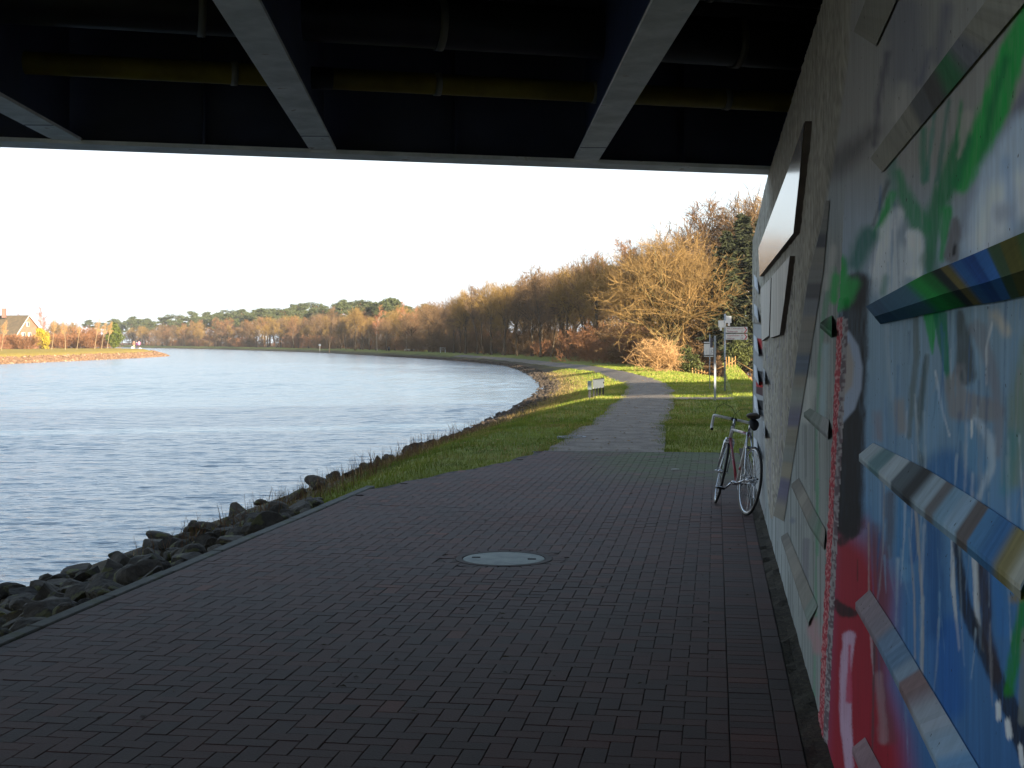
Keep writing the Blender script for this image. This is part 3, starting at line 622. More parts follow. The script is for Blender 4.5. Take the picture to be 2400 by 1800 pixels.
def paint_wall(X, Y, Z):
    Yc = np.maximum(Y, 1.5); U = CX + F * X / np.maximum(Y, .8); V = HY - F * (Z - H) / np.maximum(Y, .8)
    n = len(U); p, q = to_pq(X, Y)
    col = np.empty((n, 3))
    # ground coat of the near panel: beige above, pale blue in the middle, deep blue below
    stops = [(-400, C(140, 137, 130)), (380, C(146, 143, 138)), (520, C(152, 166, 180)), (760, C(134, 162, 184)), (980, C(118, 150, 180)), (1180, C(98, 140, 182)), (1400, C(70, 118, 174)), (1900, C(58, 100, 156)), (3000, C(60, 70, 90))]
    for k in range(3): col[:, k] = np.interp(V, [s[0] for s in stops], [s[1][k] for s in stops])
    st = vnoise(p * 55 + 3, Z * 2.2, 1.0, 12)[:, None] - .5; col = col * (1 + .16 * st)
    S = lambda pts, w, c, soft=8, a=1.0: stroke(col, U, V, pts, w, c, soft, a)
    # --- upper part
    for pts, w, c, so, a in [
        ([c3(1000, 60), c3(1010, 400)], 220, C(104, 106, 118), 120, .7), ([c3(1230, 40), c3(1180, 330)], 60, C(92, 94, 108), 70, .8), ([c3(900, 300), c3(850, 560), c3(828, 800)], 34, C(82, 80, 90), 26, .85),
        ([c3(1130, 300), c3(1080, 460)], 40, C(96, 98, 112), 40, .8), ([c3(990, 480), c3(960, 650)], 60, C(176, 172, 164), 50, .6),
        ([c3(1720, 40), c3(1590, 300), c3(1500, 600), c3(1390, 900), c3(1310, 1010)], [150, 150, 170, 170, 120], GREEN, 40, 1), ([c3(1560, 330), c3(1470, 640), c3(1420, 900)], 40, DGREEN, 40, .7),
        ([c3(1320, 780), c3(1260, 960), c3(1160, 1200), c3(1130, 1500)], [110, 130, 100, 50], C(30, 118, 70), 40, .95), ([c3(1310, 560), c3(1300, 760)], [18, 50], C(40, 130, 74), 24, .9),
        ([c3(1240, 560), c3(1180, 1000)], 26, C(54, 112, 96), 18, .8), ([c3(1160, 640), c3(1120, 1000)], 22, TEAL, 18, .7), ([c3(1100, 720), c3(1105, 1000)], 40, C(44, 120, 92), 26, .8),
        ([c3(1340, 640), c3(1300, 860)], [60, 20], C(164, 160, 150), 24, .9), ([c3(930, 900), c3(935, 1200)], 50, TEAL, 40, .6), ([c3(960, 960), c3(1010, 1120), c3(1090, 1260)], [40, 90, 120], C(44, 132, 84), 34, .9),
        ([c3(925, 1080), c3(850, 1300)], [40, 70], GREEN, 26, .95), ([c3(905, 1010), c3(820, 1250)], 20, C(70, 78, 80), 18, .8), ([c3(1230, 1170), c3(1200, 1440)], [70, 30], C(30, 146, 70), 24, .95),
        ([c3(1700, 470), c3(1500, 860), c3(1360, 1120), c3(1320, 1300)], 60, PURP, 34, .85), ([c3(1700, 760), c3(1530, 980), c3(1420, 1160), c3(1380, 1380)], [280, 240, 150, 110], C(196, 216, 238), 80, .95),
        ([c3(1720, 1050), c3(1560, 1120), c3(1440, 1330)], [260, 240, 150], WHITE, 90, .8), ([c3(1560, 900), c3(1600, 1250)], 50, C(120, 160, 206), 60, .6), ([c3(960, 1180), c3(900, 1300), c3(870, 1500)], [60, 110, 130], WHITE, 34, .9),
        ([c3(1050, 1320), c3(1045, 1490)], [100, 120], WHITE, 26, .95), ([c3(1000, 1330), c3(998, 1500)], 12, C(120, 128, 150), 12, .8), ([c3(1280, 1230), c3(1255, 1420)], [50, 80], C(112, 110, 114), 20, 1), ([c3(1275, 1360), c3(1268, 1410)], 16, BLACK, 10, 1),
        ([c3(1550, 1180)], 110, C(150, 158, 176), 60, .7)]: S(pts, w, c, so, a)
    # --- middle
    for pts, w, c, so, a in [
        ([c4(960, 20), c4(900, 150)], 160, C(206, 216, 224), 60, .9), ([c4(890, 120), c4(880, 200)], 40, TEAL, 30, .7), ([c4(1120, 20), c4(1160, 120)], 90, C(60, 110, 90), 40, .7),
        ([c4(1140, 300), c4(1150, 540)], [90, 12], GREEN, 12, .95), ([c4(1195, 330), c4(1210, 480), c4(1245, 760)], [80, 60, 8], C(24, 118, 84), 10, .95), ([c4(1060, 320), c4(1060, 560), c4(1020, 1000)], 34, C(96, 108, 104), 14, .8),
        ([c4(1120, 560), c4(1075, 880), c4(1095, 1200)], [26, 44, 40], C(70, 88, 90), 16, .9), ([c4(1300, 330), c4(1330, 480), c4(1330, 660)], [60, 90, 120], C(74, 80, 80), 24, .95), ([c4(1290, 620), c4(1280, 700)], 40, C(126, 124, 128), 20, .8),
        ([c4(1260, 700), c4(1310, 830), c4(1480, 860)], [90, 170, 120], C(136, 136, 140), 30, .95), ([c4(1400, 400), c4(1480, 620), c4(1520, 860), c4(1510, 1100)], [90, 60, 60, 50], C(128, 130, 140), 30, .8),
        ([c4(1480, 380), c4(1450, 500), c4(1450, 720)], 12, C(206, 212, 218), 8, .9), ([c4(1560, 420), c4(1500, 330)], 60, C(206, 196, 178), 40, .8), ([c4(1165, 640), c4(1190, 800), c4(1245, 1000)], [10, 18, 8], C(206, 216, 226), 8, .95),
        ([c4(1000, 1010), c4(1010, 860)], 10, C(190, 202, 212), 8, .8), ([c4(1120, 1050), c4(1180, 850), c4(1150, 680)], [110, 100, 30], C(120, 160, 196), 40, .7), ([c4(1230, 1200), c4(1300, 1290)], [240, 200], C(52, 104, 164), 80, .9),
        ([c4(1390, 900), c4(1470, 1020), c4(1480, 1160), c4(1410, 1340)], [30, 60, 50, 24], C(178, 198, 216), 24, .9), ([c4(1330, 960), c4(1400, 1150)], [80, 120], C(96, 146, 190), 50, .8), ([c4(1370, 920), c4(1368, 1010)], 16, WHITE, 10, .9),
        ([c4(1700, 500), c4(1640, 800), c4(1600, 1250)], [120, 130, 90], C(122, 138, 100), 60, .75), ([c4(1600, 1000), c4(1560, 1300)], 60, C(64, 140, 150), 50, .6), ([c4(900, 380), c4(920, 800)], 20, C(170, 190, 204), 30, .6),
        ([c4(960, 820), c4(980, 960)], 60, C(150, 142, 138), 40, .8), ([c4(840, 880), c4(850, 1010)], 36, C(140, 122, 124), 40, .7), ([c4(880, 1250), c4(876, 1660)], 10, C(150, 152, 156), 8, .8), ([c4(965, 1320), c4(985, 1660)], [16, 60], BLUE, 14, .9),
        ([c4(1040, 1330), c4(1020, 1660)], [60, 110], DBLUE, 20, .8), ([c4(1060, 1420), c4(1075, 1660)], 14, C(120, 132, 140), 10, .9), ([c4(920, 1330), c4(905, 1660)], 50, C(84, 84, 92), 24, .8)]: S(pts, w, c, so, a)
    # --- foot: red field, lines and the black curve
    poly(col, U, V, [c5(560, 330), c5(720, 350), c5(820, 430), c5(920, 640), c5(910, 900), c5(900, 1200), c5(1000, 1500), c5(1060, 1900), c5(500, 1900)], RED, 210, .95)
    S([c5(640, 330), c5(760, 300)], [120, 60], RED, 90, .7); S([c5(800, 380), c5(860, 620)], [60, 50], C(128, 60, 70), 60, .6)
    for pts, w, c, so, a in [
        ([c5(830, 330), c5(880, 700), c5(850, 1100), c5(920, 1500)], [70, 90, 60, 60], C(96, 58, 66), 40, .7), ([c5(850, 1150), c5(880, 1500)], 50, C(150, 120, 128), 20, .7), ([c5(830, 900), c5(815, 1700)], 14, C(60, 54, 60), 8, .8),
        ([c5(640, 405), c5(725, 350)], 46, BLACK, 20, .9), ([c5(615, 745), c5(660, 790), c5(720, 800)], [44, 70, 40], BLACK, 16, .95), ([c5(688, 930), c5(665, 1150), c5(668, 1400), c5(690, 1650)], [70, 60, 64, 50], C(196, 162, 190), 14, .95),
        ([c5(690, 980), c5(688, 1280)], [10, 34], C(176, 40, 70), 14, .95), ([c5(796, 300), c5(798, 700)], 9, C(160, 140, 140), 6, .8), ([c5(735, 500), c5(735, 620)], 7, C(90, 30, 34), 5, .9),
        ([c5(1040, 80), c5(1070, 350), c5(1100, 800), c5(1090, 1200)], 15, C(164, 164, 168), 8, .9), ([c5(1020, 330), c5(1050, 700), c5(1055, 1050)], 12, C(150, 152, 160), 8, .8), ([c5(1010, 250), c5(1000, 600)], 60, C(96, 150, 200), 34, .7),
        ([c5(1262, 380), c5(1265, 640), c5(1300, 1000)], [18, 26, 10], C(200, 208, 216), 8, .95), ([c5(1385, 460), c5(1400, 800), c5(1432, 1010)], [36, 34, 12], C(206, 212, 218), 10, .95),
        ([c5(1285, 400), c5(1330, 760), c5(1470, 1080), c5(1600, 1360), c5(1700, 1640)], [40, 70, 80, 100, 110], C(28, 32, 42), 18, .97), ([c5(1440, 480), c5(1450, 900), c5(1510, 1160)], [80, 70, 60], C(52, 46, 54), 22, .95),
        ([c5(1700, 640), c5(1630, 950), c5(1575, 1230)], [90, 80, 60], C(30, 124, 40), 26, .95), ([c5(1600, 720), c5(1640, 700)], 50, C(140, 120, 50), 24, .8), ([c5(1660, 900), c5(1650, 1400)], 40, C(120, 126, 124), 20, .8),
        ([c5(1515, 1300), c5(1520, 1380)], 28, WHITE, 10, .9), ([c5(1566, 1400), c5(1575, 1480)], 34, WHITE, 12, .9), ([c5(1640, 1540), c5(1650, 1640)], 26, WHITE, 10, .9), ([c5(1230, 900), c5(1250, 1300)], 160, C(30, 88, 170), 80, .8),
        ([c5(1150, 300), c5(1170, 900)], 90, C(24, 74, 136), 60, .8), ([c5(1500, 560), c5(1540, 900)], 70, C(60, 118, 190), 40, .8)]: S(pts, w, c, so, a)
    # --- thin runs and drips of thinned paint
    dr = np.random.default_rng(97)
    for k in range(120):
        u0 = dr.uniform(2035, 2420); v0 = dr.uniform(430, 1500); ln = dr.uniform(60, 330); lean_ = dr.normal(0, 10); cdr = (C(206, 218, 230), C(120, 160, 196), C(60, 104, 160), C(150, 150, 156), C(40, 74, 120), C(170, 190, 206))[dr.integers(6)]
        S([(u0, v0), (u0 + lean_ * .4, v0 + ln * .6), (u0 + lean_, v0 + ln)], [dr.uniform(5, 20), dr.uniform(4, 12), 2], cdr, dr.uniform(5, 16), dr.uniform(.25, .6))
    # --- black column with the pale D beside the red joint
    S([c3(720, 1650), c3(755, 1560)], [140, 60], BLACK, 60, .95); S([c4(735, 150), c4(715, 420), c4(700, 1000), c4(690, 1490)], [130, 150, 150, 160], BLACK, 30, 1); S([c4(690, 900), c4(680, 1480)], 130, BLACK, 20, 1)
    poly(col, U, V, [c4(640, 380), c4(690, 420), c4(740, 500), c4(762, 620), c4(755, 740), c4(720, 850), c4(650, 930)], C(150, 164, 188), 18, .95)
    poly(col, U, V, [c4(640, 450), c4(690, 490), c4(716, 600), c4(706, 720), c4(640, 800)], C(158, 148, 142), 26, .95)
    S([c4(640, 40), c4(645, 260)], [80, 90], GREEN, 30, .95); S([c4(720, 150), c4(680, 230)], 60, GREEN, 40, .9); S([c3(720, 1460), c3(790, 1310)], [90, 110], C(26, 104, 92), 50, .9); S([c3(640, 1500), c3(620, 1640)], [50, 80], GREEN, 24, .95)
    S([c3(600, 930), c3(720, 830), c3(830, 720)], [150, 120, 60], C(78, 74, 76), 90, .85)
    # --- panel between the slanted band and the red joint
    re = red_edge(V); left = U < re - 12
    panelB = left & (V > 330)
    cB = C(136, 141, 138) * (1 + .5 * (vnoise(p * 40, Z * 1.1, 1.0, 22) - .5))[:, None]
    dk = (vnoise(p * 60 + 9, Z * 1.6, 1.0, 23) > .74)[:, None]; cB = np.where(dk, cB * .62, cB)
    f = (sm(330, 620, V) * left)[:, None]; keep = col.copy(); col[:] = col * (1 - f) + cB * f
    for pts, w, c, so, a in [([c4(600, 80), c4(545, 340), c4(520, 600), c4(508, 1000), c4(512, 1660)], [50, 26, 16, 14, 14], C(84, 140, 108), 10, .7), ([c5(510, 60), c5(502, 800), c5(494, 1260)], 13, C(84, 138, 106), 10, .7),
        ([c4(560, 500), c4(540, 900)], 36, C(150, 176, 182), 24, .8), ([c4(470, 700), c4(450, 900)], 60, C(184, 186, 178), 30, .7), ([c4(375, 1470)], 26, C(96, 104, 116), 20, .8), ([c4(610, 120), c4(600, 240)], 50, GREEN, 24, .95),
        ([c5(480, 850), c5(520, 1000)], [60, 70], C(170, 128, 132), 30, .8), ([c5(450, 400), c5(440, 700)], 40, C(96, 92, 104), 14, .6), ([c3(600, 1380), c3(560, 1600)], 40, C(176, 176, 170), 30, .7)]: S(pts, w, c, so, a)
    # --- far panel with painted black, red and white chevrons
    fp = (U < 1792) & (V > 640)
    cC = C(142, 143, 141) * (1 + .3 * (vnoise(p * 30, Z * 1.5, 1.0, 41) - .5))[:, None]; col[fp] = cC[fp]
    for v0, v1, c in ((792, 816, RED), (816, 826, C(70, 40, 44)), (868, 893, BLACK), (893, 906, RED), (906, 922, C(60, 34, 38)), (936, 956, BLACK)):
        poly(col, U, V, [(1772, v0), (1789, v0 + 3), (1789, v1 + 7), (1772, v1)], c, 5)
    # red and white flaking paint on the rough joint
    fr = (np.abs(U - re) < 11) & (V > 745); tn = vnoise(p * 230, Z * 120, 1.0, 51) ; cr_ = np.where((tn > .62)[:, None], C(190, 128, 128), np.where((tn < .16)[:, None], C(92, 44, 50), C(160, 56, 66)))
    side = (U > re + 5)[:, None]; tn2 = vnoise(p * 220 + 7, Z * 90, 1.0, 52)[:, None]; cr_ = np.where(side, np.where(tn2 > .5, C(150, 144, 146), C(100, 86, 92)), cr_); col[fr] = cr_[fr]
    # bare rough concrete: top band and the ribbed strip
    rb = rough_band(U, V); f = smooth(rb / 8 + .5)[:, None]
    cR = C(142, 136, 122) * (.72 + .56 * vnoise(p * 26, Z * 30, 1.0, 61))[:, None] * (1 + .5 * (vnoise(p * 70, Z * 3, 1.0, 62) - .5))[:, None]
    spk = vnoise(p * 70, Z * 4.5, 1.0, 63)[:, None] * .7 + vnoise(p * 160, Z * 30, 1.0, 64)[:, None] * .3; low = sm(560, 820, V)[:, None]; cR = np.where((spk > .66) & (low > .4), cR * .5 + C(112, 110, 122) * .5, cR); cR = np.where((spk < .24) & (low > .2), cR * .42, cR)
    col[:] = col * (1 - f) + cR * f
    lum = col.mean(1, keepdims=True); col = np.maximum(col * 1.02 - lum * .02, .002) * 1.45; return np.clip(col / (1 + .26 * np.clip(col, 0, 3)), .004, .9)
# outline of the rough concrete: right limit by row
RB_V = [-3000, 0, 130, 330, 520, 640, 760, 960, 1140, 1215, 1216, 3000]
RB_R = [2300, 1995, 1990, 1962, 1930, 1898, 1880, 1852, 1828, 1812, 1500, 1500]
RB_L = [1000, 1000, 1000, 1000, 1000, 1000, 1786, 1790, 1797, 1806, 1806, 1806]
def rough_band(U, V): return np.minimum(np.interp(V, RB_V, RB_R) - U, U - np.interp(V, RB_V, RB_L))
wall = empty('abutment_wall', (0, 0, 0), label='concrete bridge abutment wall with raised oblique bars and a sprayed blue, green and red mural', cat='wall')
ucol = np.concatenate([np.arange(1765.5, 1960, 1.15), np.arange(1960, 2440, 1.6)]); Ycol = W0 / ((ucol - CX) / F - WS); Ycol = np.concatenate([Ycol, [1.3, .6, -1, -4, -8]])
zrow = np.concatenate([np.arange(-.12, 2.62, .0068), np.arange(2.62, Z_TOP + .02, .011)]); zrow[-1] = Z_TOP
WX, WZ = np.meshgrid(Ycol, zrow); wy, wz = WX.ravel(), WZ.ravel(); wx = W0 + WS * wy; P_, Q_ = to_pq(wx, wy)
ztop = Z_TOP - .2 * sm(11.5, 17.3, P_); wz = np.where(wz > ztop, ztop, wz)
Uw = CX + F * wx / np.maximum(wy, .8); Vw = HY - F * (wz - H) / np.maximum(wy, .8)
wcol = paint_wall(wx, wy, wz)
# relief: rough concrete bulges, the red joint stands proud, panels stay smooth
rbm = smooth(rough_band(Uw, Vw) / 6 + .2) * (wy > 1.5)
jm = smooth((11 - np.abs(Uw - red_edge(Vw))) / 4) * (Vw > 700) * (wy > 1.5)
disp = rbm * (.012 + .006 * (vnoise(P_ * 9, wz * 7, 1.0, 71) - .5) + .006 * (vnoise(P_ * 60, wz * 38, 1.0, 72) - .5)) + jm * (.010 + .008 * (vnoise(P_ * 150, wz * 60, 1.0, 73) - .3))
disp += .0012 * (vnoise(P_ * 3, wz * 3, 1.0, 74) - .5)
wx2 = wx - E_RT.x * disp; wy2 = wy - E_RT.y * disp
nc, nr = len(Ycol), len(zrow); ii = (np.arange(nr - 1)[:, None] * nc + np.arange(nc - 1)[None, :]).ravel()
wf = np.stack([ii, ii + nc, ii + nc + 1, ii + 1], 1)
M_WALL = bpy.data.materials.new('mural_concrete'); M_WALL.use_nodes = True
n_, l_ = M_WALL.node_tree.nodes, M_WALL.node_tree.links; b_ = n_['Principled BSDF']; b_.inputs['Roughness'].default_value = .8; b_.inputs['Specular IOR Level'].default_value = .12
a_ = n_.new('ShaderNodeAttribute'); a_.attribute_name = 'paint'; t_ = n_.new('ShaderNodeTexCoord'); m_ = n_.new('ShaderNodeMapping'); m_.inputs['Scale'].default_value = (1, 1, .12)
z1 = n_.new('ShaderNodeTexNoise'); z1.inputs['Scale'].default_value = 38; z1.inputs['Detail'].default_value = 6; l_.new(t_.outputs['Object'], m_.inputs['Vector']); l_.new(m_.outputs['Vector'], z1.inputs['Vector'])
r1 = n_.new('ShaderNodeMapRange'); r1.inputs['From Min'].default_value = .3; r1.inputs['From Max'].default_value = .7; r1.inputs['To Min'].default_value = .90; r1.inputs['To Max'].default_value = 1.08; l_.new(z1.outputs['Fac'], r1.inputs['Value'])
mu = n_.new('ShaderNodeMix'); mu.data_type = 'RGBA'; mu.blend_type = 'MULTIPLY'; mu.inputs['Factor'].default_value = 1; l_.new(a_.outputs['Color'], mu.inputs[6]); l_.new(r1.outputs['Result'], mu.inputs[7])
z2 = n_.new('ShaderNodeTexNoise'); z2.inputs['Scale'].default_value = 55; z2.inputs['Detail'].default_value = 2; l_.new(t_.outputs['Object'], z2.inputs['Vector'])
r2 = n_.new('ShaderNodeMapRange'); r2.inputs['From Min'].default_value = .72; r2.inputs['From Max'].default_value = .76; l_.new(z2.outputs['Fac'], r2.inputs['Value'])
mz = n_.new('ShaderNodeMix'); mz.data_type = 'RGBA'; l_.new(r2.outputs['Result'], mz.inputs['Factor']); l_.new(mu.outputs[2], mz.inputs[6]); mz.inputs[7].default_value = (.03, .028, .026, 1)
l_.new(mz.outputs[2], b_.inputs['Base Color'])
bu = n_.new('ShaderNodeBump'); bu.inputs['Distance'].default_value = .0012; bu.inputs['Strength'].default_value = .25; l_.new(z1.outputs['Fac'], bu.inputs['Height']); l_.new(bu.outputs['Normal'], b_.inputs['Normal'])
obj('painted_face', mesh_np('painted_face', np.stack([wx2, wy2, wz], 1), wf, [M_WALL], True, col=wcol), wall)
M_CONC = material('raw_concrete', L(150, 144, 132), .9, L(116, 110, 100), scale=4, bump=.012, bscale=30, spots=(L(84, 80, 72), 9, .62))
core = MB()
pts_ = [pq(-8, QW + .03, -.4), pq(P_WALL - .02, QW + .03, -.4), pq(P_WALL - .02, QW + .03, 2.93), pq(11.5, QW + .03, Z_TOP - .02), pq(-8, QW + .03, Z_TOP - .02)]
core.prism(pts_, E_RT * .75); core.build('wall_core', M_CONC, wall)
MB().box(pq(3.2, QW + .90, 3.75), (.25, 19.5, 1.4), rot=Matrix.Rotation(-A, 3, 'Z')).build('back_wall', M_CONC, wall)
cap_ = MB()                                                      # end face of the wall
cap_.box(pq(P_WALL + .012, QW + .39, 1.42), (.79, .06, 3.02), rot=Matrix.Rotation(-A, 3, 'Z')); cap_.build('wall_end', M_CONC, wall)

# ---- raised oblique bars
def bar(top, bot, depth, cols, mode='low', name='oblique_bar', nseg=None):
    """top, bot: chart points of the upper and lower edge, from the far end to the near end; the ridge stands proud along 'low' or in the 'mid'"""
    rs = np.random.default_rng(int(top[0][0] * 7 + top[0][1])); nc_ = len(cols); n = 6 * nc_ if nc_ > 2 else 4; T = np.linspace(0, 1, n + 1)
    cs = np.array(cols) * rs.uniform(.92, 1.08, (nc_, 1)); pos = (np.arange(nc_) + .5 + rs.uniform(-.3, .3, nc_)) / nc_; hard = rs.random(nc_) < .45
    def colour(t):
        k = int(np.searchsorted(pos, t)); k0, k1 = max(k - 1, 0), min(k, nc_ - 1); f = 0 if k0 == k1 else (t - pos[k0]) / (pos[k1] - pos[k0])
        f = float(smooth(np.float64((f - .5) * (6 if hard[k0] else 1.4) + .5))); return (cs[k0] * (1 - f) + cs[k1] * f) * .95
    def lerp(e, t):
        k = min(int(t * (len(e) - 1)), len(e) - 2); f = t * (len(e) - 1) - k; return (e[k][0] * (1 - f) + e[k + 1][0] * f, e[k][1] * (1 - f) + e[k + 1][1] * f)
    V = []; Fc = []; cc = []
    for k in range(n):
        ring = []
        for t in (T[k], T[k + 1]):
            a, b = lerp(top, t), lerp(bot, t)
            if mode == 'low': prof = [wp(*a, -.02), wp(*a, .003), wp(*b, depth), wp(*b, depth) - Vector((0, 0, .008)), wp(*b, 0) - Vector((0, 0, .022)), wp(*b, -.02)]
            elif mode == 'flat': prof = [wp(*a, -.02), wp(*a, depth), wp(*b, depth * .45), wp(*b, -.02)]
            elif mode == 'up': prof = [wp(*a, -.02), wp(*a, 0) , wp(*a, depth), wp(*b, .012), wp(*b, -.02)]
            else:
                mid = (a[0] * .42 + b[0] * .58, a[1] * .42 + b[1] * .58); prof = [wp(*a, -.02), wp(*a, .01), wp(*mid, depth), wp(*b, .01), wp(*b, -.02)]
            ring.append(prof)
        m = len(ring[0]); o_ = len(V); V += [tuple(x) for r in ring for x in r]
        for j in range(m - 1): Fc.append((o_ + j, o_ + j + 1, o_ + m + j + 1, o_ + m + j))
        if k == 0: Fc.append(tuple(o_ + j for j in range(m))[::-1])
        if k == n - 1: Fc.append(tuple(o_ + m + j for j in range(m)))
        jt = rs.normal(1, .05); cc += [colour(T[k]) * jt] * m + [colour(T[k + 1]) * jt] * m
    me = mesh_np(name, V, Fc, [M_WALL], col=np.array(cc)); bm = bmesh.new(); bm.from_mesh(me); bmesh.ops.recalc_face_normals(bm, faces=bm.faces[:]); bm.to_mesh(me); bm.free()
    return obj(name, me, wall)
BG, BD = C(146, 142, 130), C(122, 118, 110)
bar([c3(805, 880), c3(1165, 385), c3(1450, 0), c3(1700, -330)], [c3(872, 955), c3(1225, 535), c3(1640, 40), c3(1900, -280)], .014, [BG, BG, BG * .95, C(96, 96, 98), C(84, 82, 80), C(60, 120, 80), C(116, 116, 122), BG, BG, BG, BG * .9, BG, BG, BG], 'flat')
bar([c3(712, 175), c3(780, 0), c3(850, -180)], [c3(835, 255), c3(950, 0), c3(1060, -240)], .015, [BG * .95, BG, BG * .9], 'flat')
bar([c4(780, 280), c4(1100, 105), c4(1330, 10), c4(1700, -150)], [c4(860, 378), c4(1300, 285), c4(1500, 255), c4(1760, 200)], .075, [C(52, 92, 124), C(60, 104, 132), C(70, 116, 140), GREEN, C(20, 120, 50), C(26, 40, 40), C(120, 108, 58), C(50, 104, 164), DBLUE, C(58, 112, 178), C(66, 88, 60), C(96, 92, 40), C(74, 96, 50)], 'mid')
bar([c4(820, 1038), c4(1130, 1190), c4(1420, 1370), c4(1760, 1600)], [c4(742, 1102), c4(1010, 1330), c4(1300, 1550), c4(1640, 1830)], .04, [C(190, 206, 216), C(112, 150, 160), C(190, 206, 216), C(96, 110, 120), C(58, 62, 66), C(176, 198, 214), C(120, 120, 124), C(140, 178, 206), C(160, 190, 214), C(110, 104, 104), C(86, 138, 184), C(70, 124, 180), C(150, 140, 96), C(186, 186, 172)], 'low')
bar([c5(802, 668), c5(940, 880), c5(1120, 1180), c5(1420, 1680), c5(1560, 1930)], [c5(722, 740), c5(850, 960), c5(1000, 1250), c5(1230, 1720), c5(1340, 1950)], .035, [C(160, 146, 154), C(148, 136, 146), C(152, 146, 158), C(120, 148, 180), C(108, 142, 176), C(140, 162, 184), C(146, 122, 124), C(170, 182, 196), C(150, 176, 200), C(112, 158, 202), C(96, 150, 204), C(124, 160, 214), C(96, 140, 200)], 'low')
bar([c5(775, 1488), c5(900, 1720), c5(1000, 1900)], [c5(705, 1545), c5(800, 1760), c5(880, 1930)], .03, [C(150, 124, 132), C(144, 118, 126), C(176, 180, 188), C(190, 150, 156)], 'low')
bar([c4(560, 345), c4(592, 330)], [c4(526, 372), c4(590, 425)], .04, [C(84, 108, 92), C(40, 116, 70)], 'low')
bar([c4(470, 845), c4(575, 910)], [c4(435, 870), c4(570, 992)], .022, [C(118, 128, 120), C(134, 144, 138), C(156, 158, 158)], 'low')
bar([c4(408, 1232), c4(500, 1420), c4(556, 1520)], [c4(368, 1265), c4(470, 1490), c4(548, 1605)], .015, [C(124, 121, 114), C(154, 150, 140), C(142, 138, 130), C(136, 146, 138), C(112, 140, 122), C(142, 140, 132)], 'low')
bar([c5(345, 350), c5(430, 560), c5(512, 760)], [c5(310, 372), c5(390, 620), c5(462, 850)], .015, [C(128, 126, 120), C(140, 138, 130), C(156, 152, 142), C(142, 140, 132), C(150, 148, 140), C(132, 144, 136)], 'low')
lad = [C(126, 122, 114), C(120, 118, 112), C(62, 62, 70), C(128, 124, 114), C(122, 120, 116), C(74, 72, 74), C(110, 112, 116), C(134, 128, 116), C(128, 124, 116), C(84, 96, 112), C(130, 124, 110), C(138, 140, 130), C(104, 100, 118), C(136, 130, 112), C(128, 130, 122), C(140, 132, 112), C(98, 94, 114), C(134, 128, 114)]
bar([(1944, 470), (1929, 640), (1899, 830), (1868, 1022), (1837, 1222)], [(1917, 470), (1890, 640), (1852, 830), (1836, 1022), (1811, 1208)], .004, lad, 'flat')
for vz in (655, 722, 800, 868, 940, 1040):                        # short bars at the far end, seen in profile
    bar([(1766.5, vz - 16), (1774, vz - 8)], [(1768, vz + 14), (1778, vz + 30)], .055, [C(200, 203, 205), C(178, 180, 180)], 'low')
bar([(1788, 858), (1793, 862)], [(1788, 884), (1793, 896)], .06, [C(176, 178, 178), C(160, 160, 158)], 'low')
bar([(1788, 985), (1793, 990)], [(1788, 1012), (1793, 1022)], .06, [C(170, 172, 170), C(150, 150, 148)], 'low')

# ---- boards fixed to the wall
M_BOARD = material('glossy_board', L(150, 140, 130), .16, L(176, 166, 156), scale=2.2, stretch=(1, 1, .1), spec=.6); M_BOARD2 = material('grey_board', L(190, 184, 172), .55, L(164, 158, 146), scale=6, stretch=(1, 1, .12), spec=.35); M_EDGE = material('board_edge', L(112, 102, 94), .8, L(92, 84, 78), scale=8)
def board(name, px, d, th, mat, label):
    face = [wp(u, v, d) for u, v in px]; e = empty(name, label=label, cat='board')
    n = len(face); back = [p_ + E_RT * th for p_ in face]
    me = mesh_np(name + '_face', [tuple(p_ - E_RT * .003) for p_ in face], [tuple(range(n))], [mat]); bm = bmesh.new(); bm.from_mesh(me)
    if bm.faces[:] and True:
        bm.normal_update(); f = bm.faces[:][0] if False else next(iter(bm.faces)); 
        if f.normal.dot(E_RT) > 0: bmesh.ops.reverse_faces(bm, faces=[f])
    bm.to_mesh(me); bm.free(); obj('face_panel', me, e)
    MB().prism(face, E_RT * th).build('backing_frame', M_EDGE, e); return e
board('upper_board', [(1778, 583), (1846, 404), (1887, 284), (1874, 420), (1860.5, 546.5), (1781, 648)], .045, .041, M_BOARD, 'long glossy slanted board fixed high on the concrete wall')
board('small_board', [(1783, 677), (1807.5, 651), (1803, 786), (1786, 799)], .035, .031, M_BOARD2, 'narrow far board of the pair under the long glossy board')
board('wide_board', [(1809.5, 648), (1852, 600), (1840, 700), (1828, 784.5), (1805.4, 792)], .04, .036, M_BOARD2, 'wider near board of the pair under the long glossy board')

# ---------------------------------------------------------------- bridge
bridge = empty('road_bridge', (0, 11.27, 0), label='low steel road bridge overhead with pale cross beams and dark underside', cat='bridge')
def bl(x, D, z): return Vector((0, 0, 0)) + EB * x + NB * D + Vector((0, 0, z))       # bridge space: along, across, height
ROTB = Matrix.Rotation(math.atan2(EB.y, EB.x), 3, 'Z')
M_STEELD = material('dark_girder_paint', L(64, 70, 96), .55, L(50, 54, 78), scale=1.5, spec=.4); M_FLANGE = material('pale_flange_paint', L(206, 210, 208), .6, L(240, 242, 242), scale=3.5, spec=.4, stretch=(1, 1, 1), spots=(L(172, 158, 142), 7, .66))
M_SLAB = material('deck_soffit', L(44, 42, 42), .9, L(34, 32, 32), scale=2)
XL, XR = -76.0, 3.1; LEN = XR - XL; XM = (XL + XR) / 2
def bb(name, x, D, z, size, mat, parent=bridge, rot=ROTB): return MB().box((0, 0, 0), size, rot=rot).build(name, mat, parent, loc=bl(x, D, z))
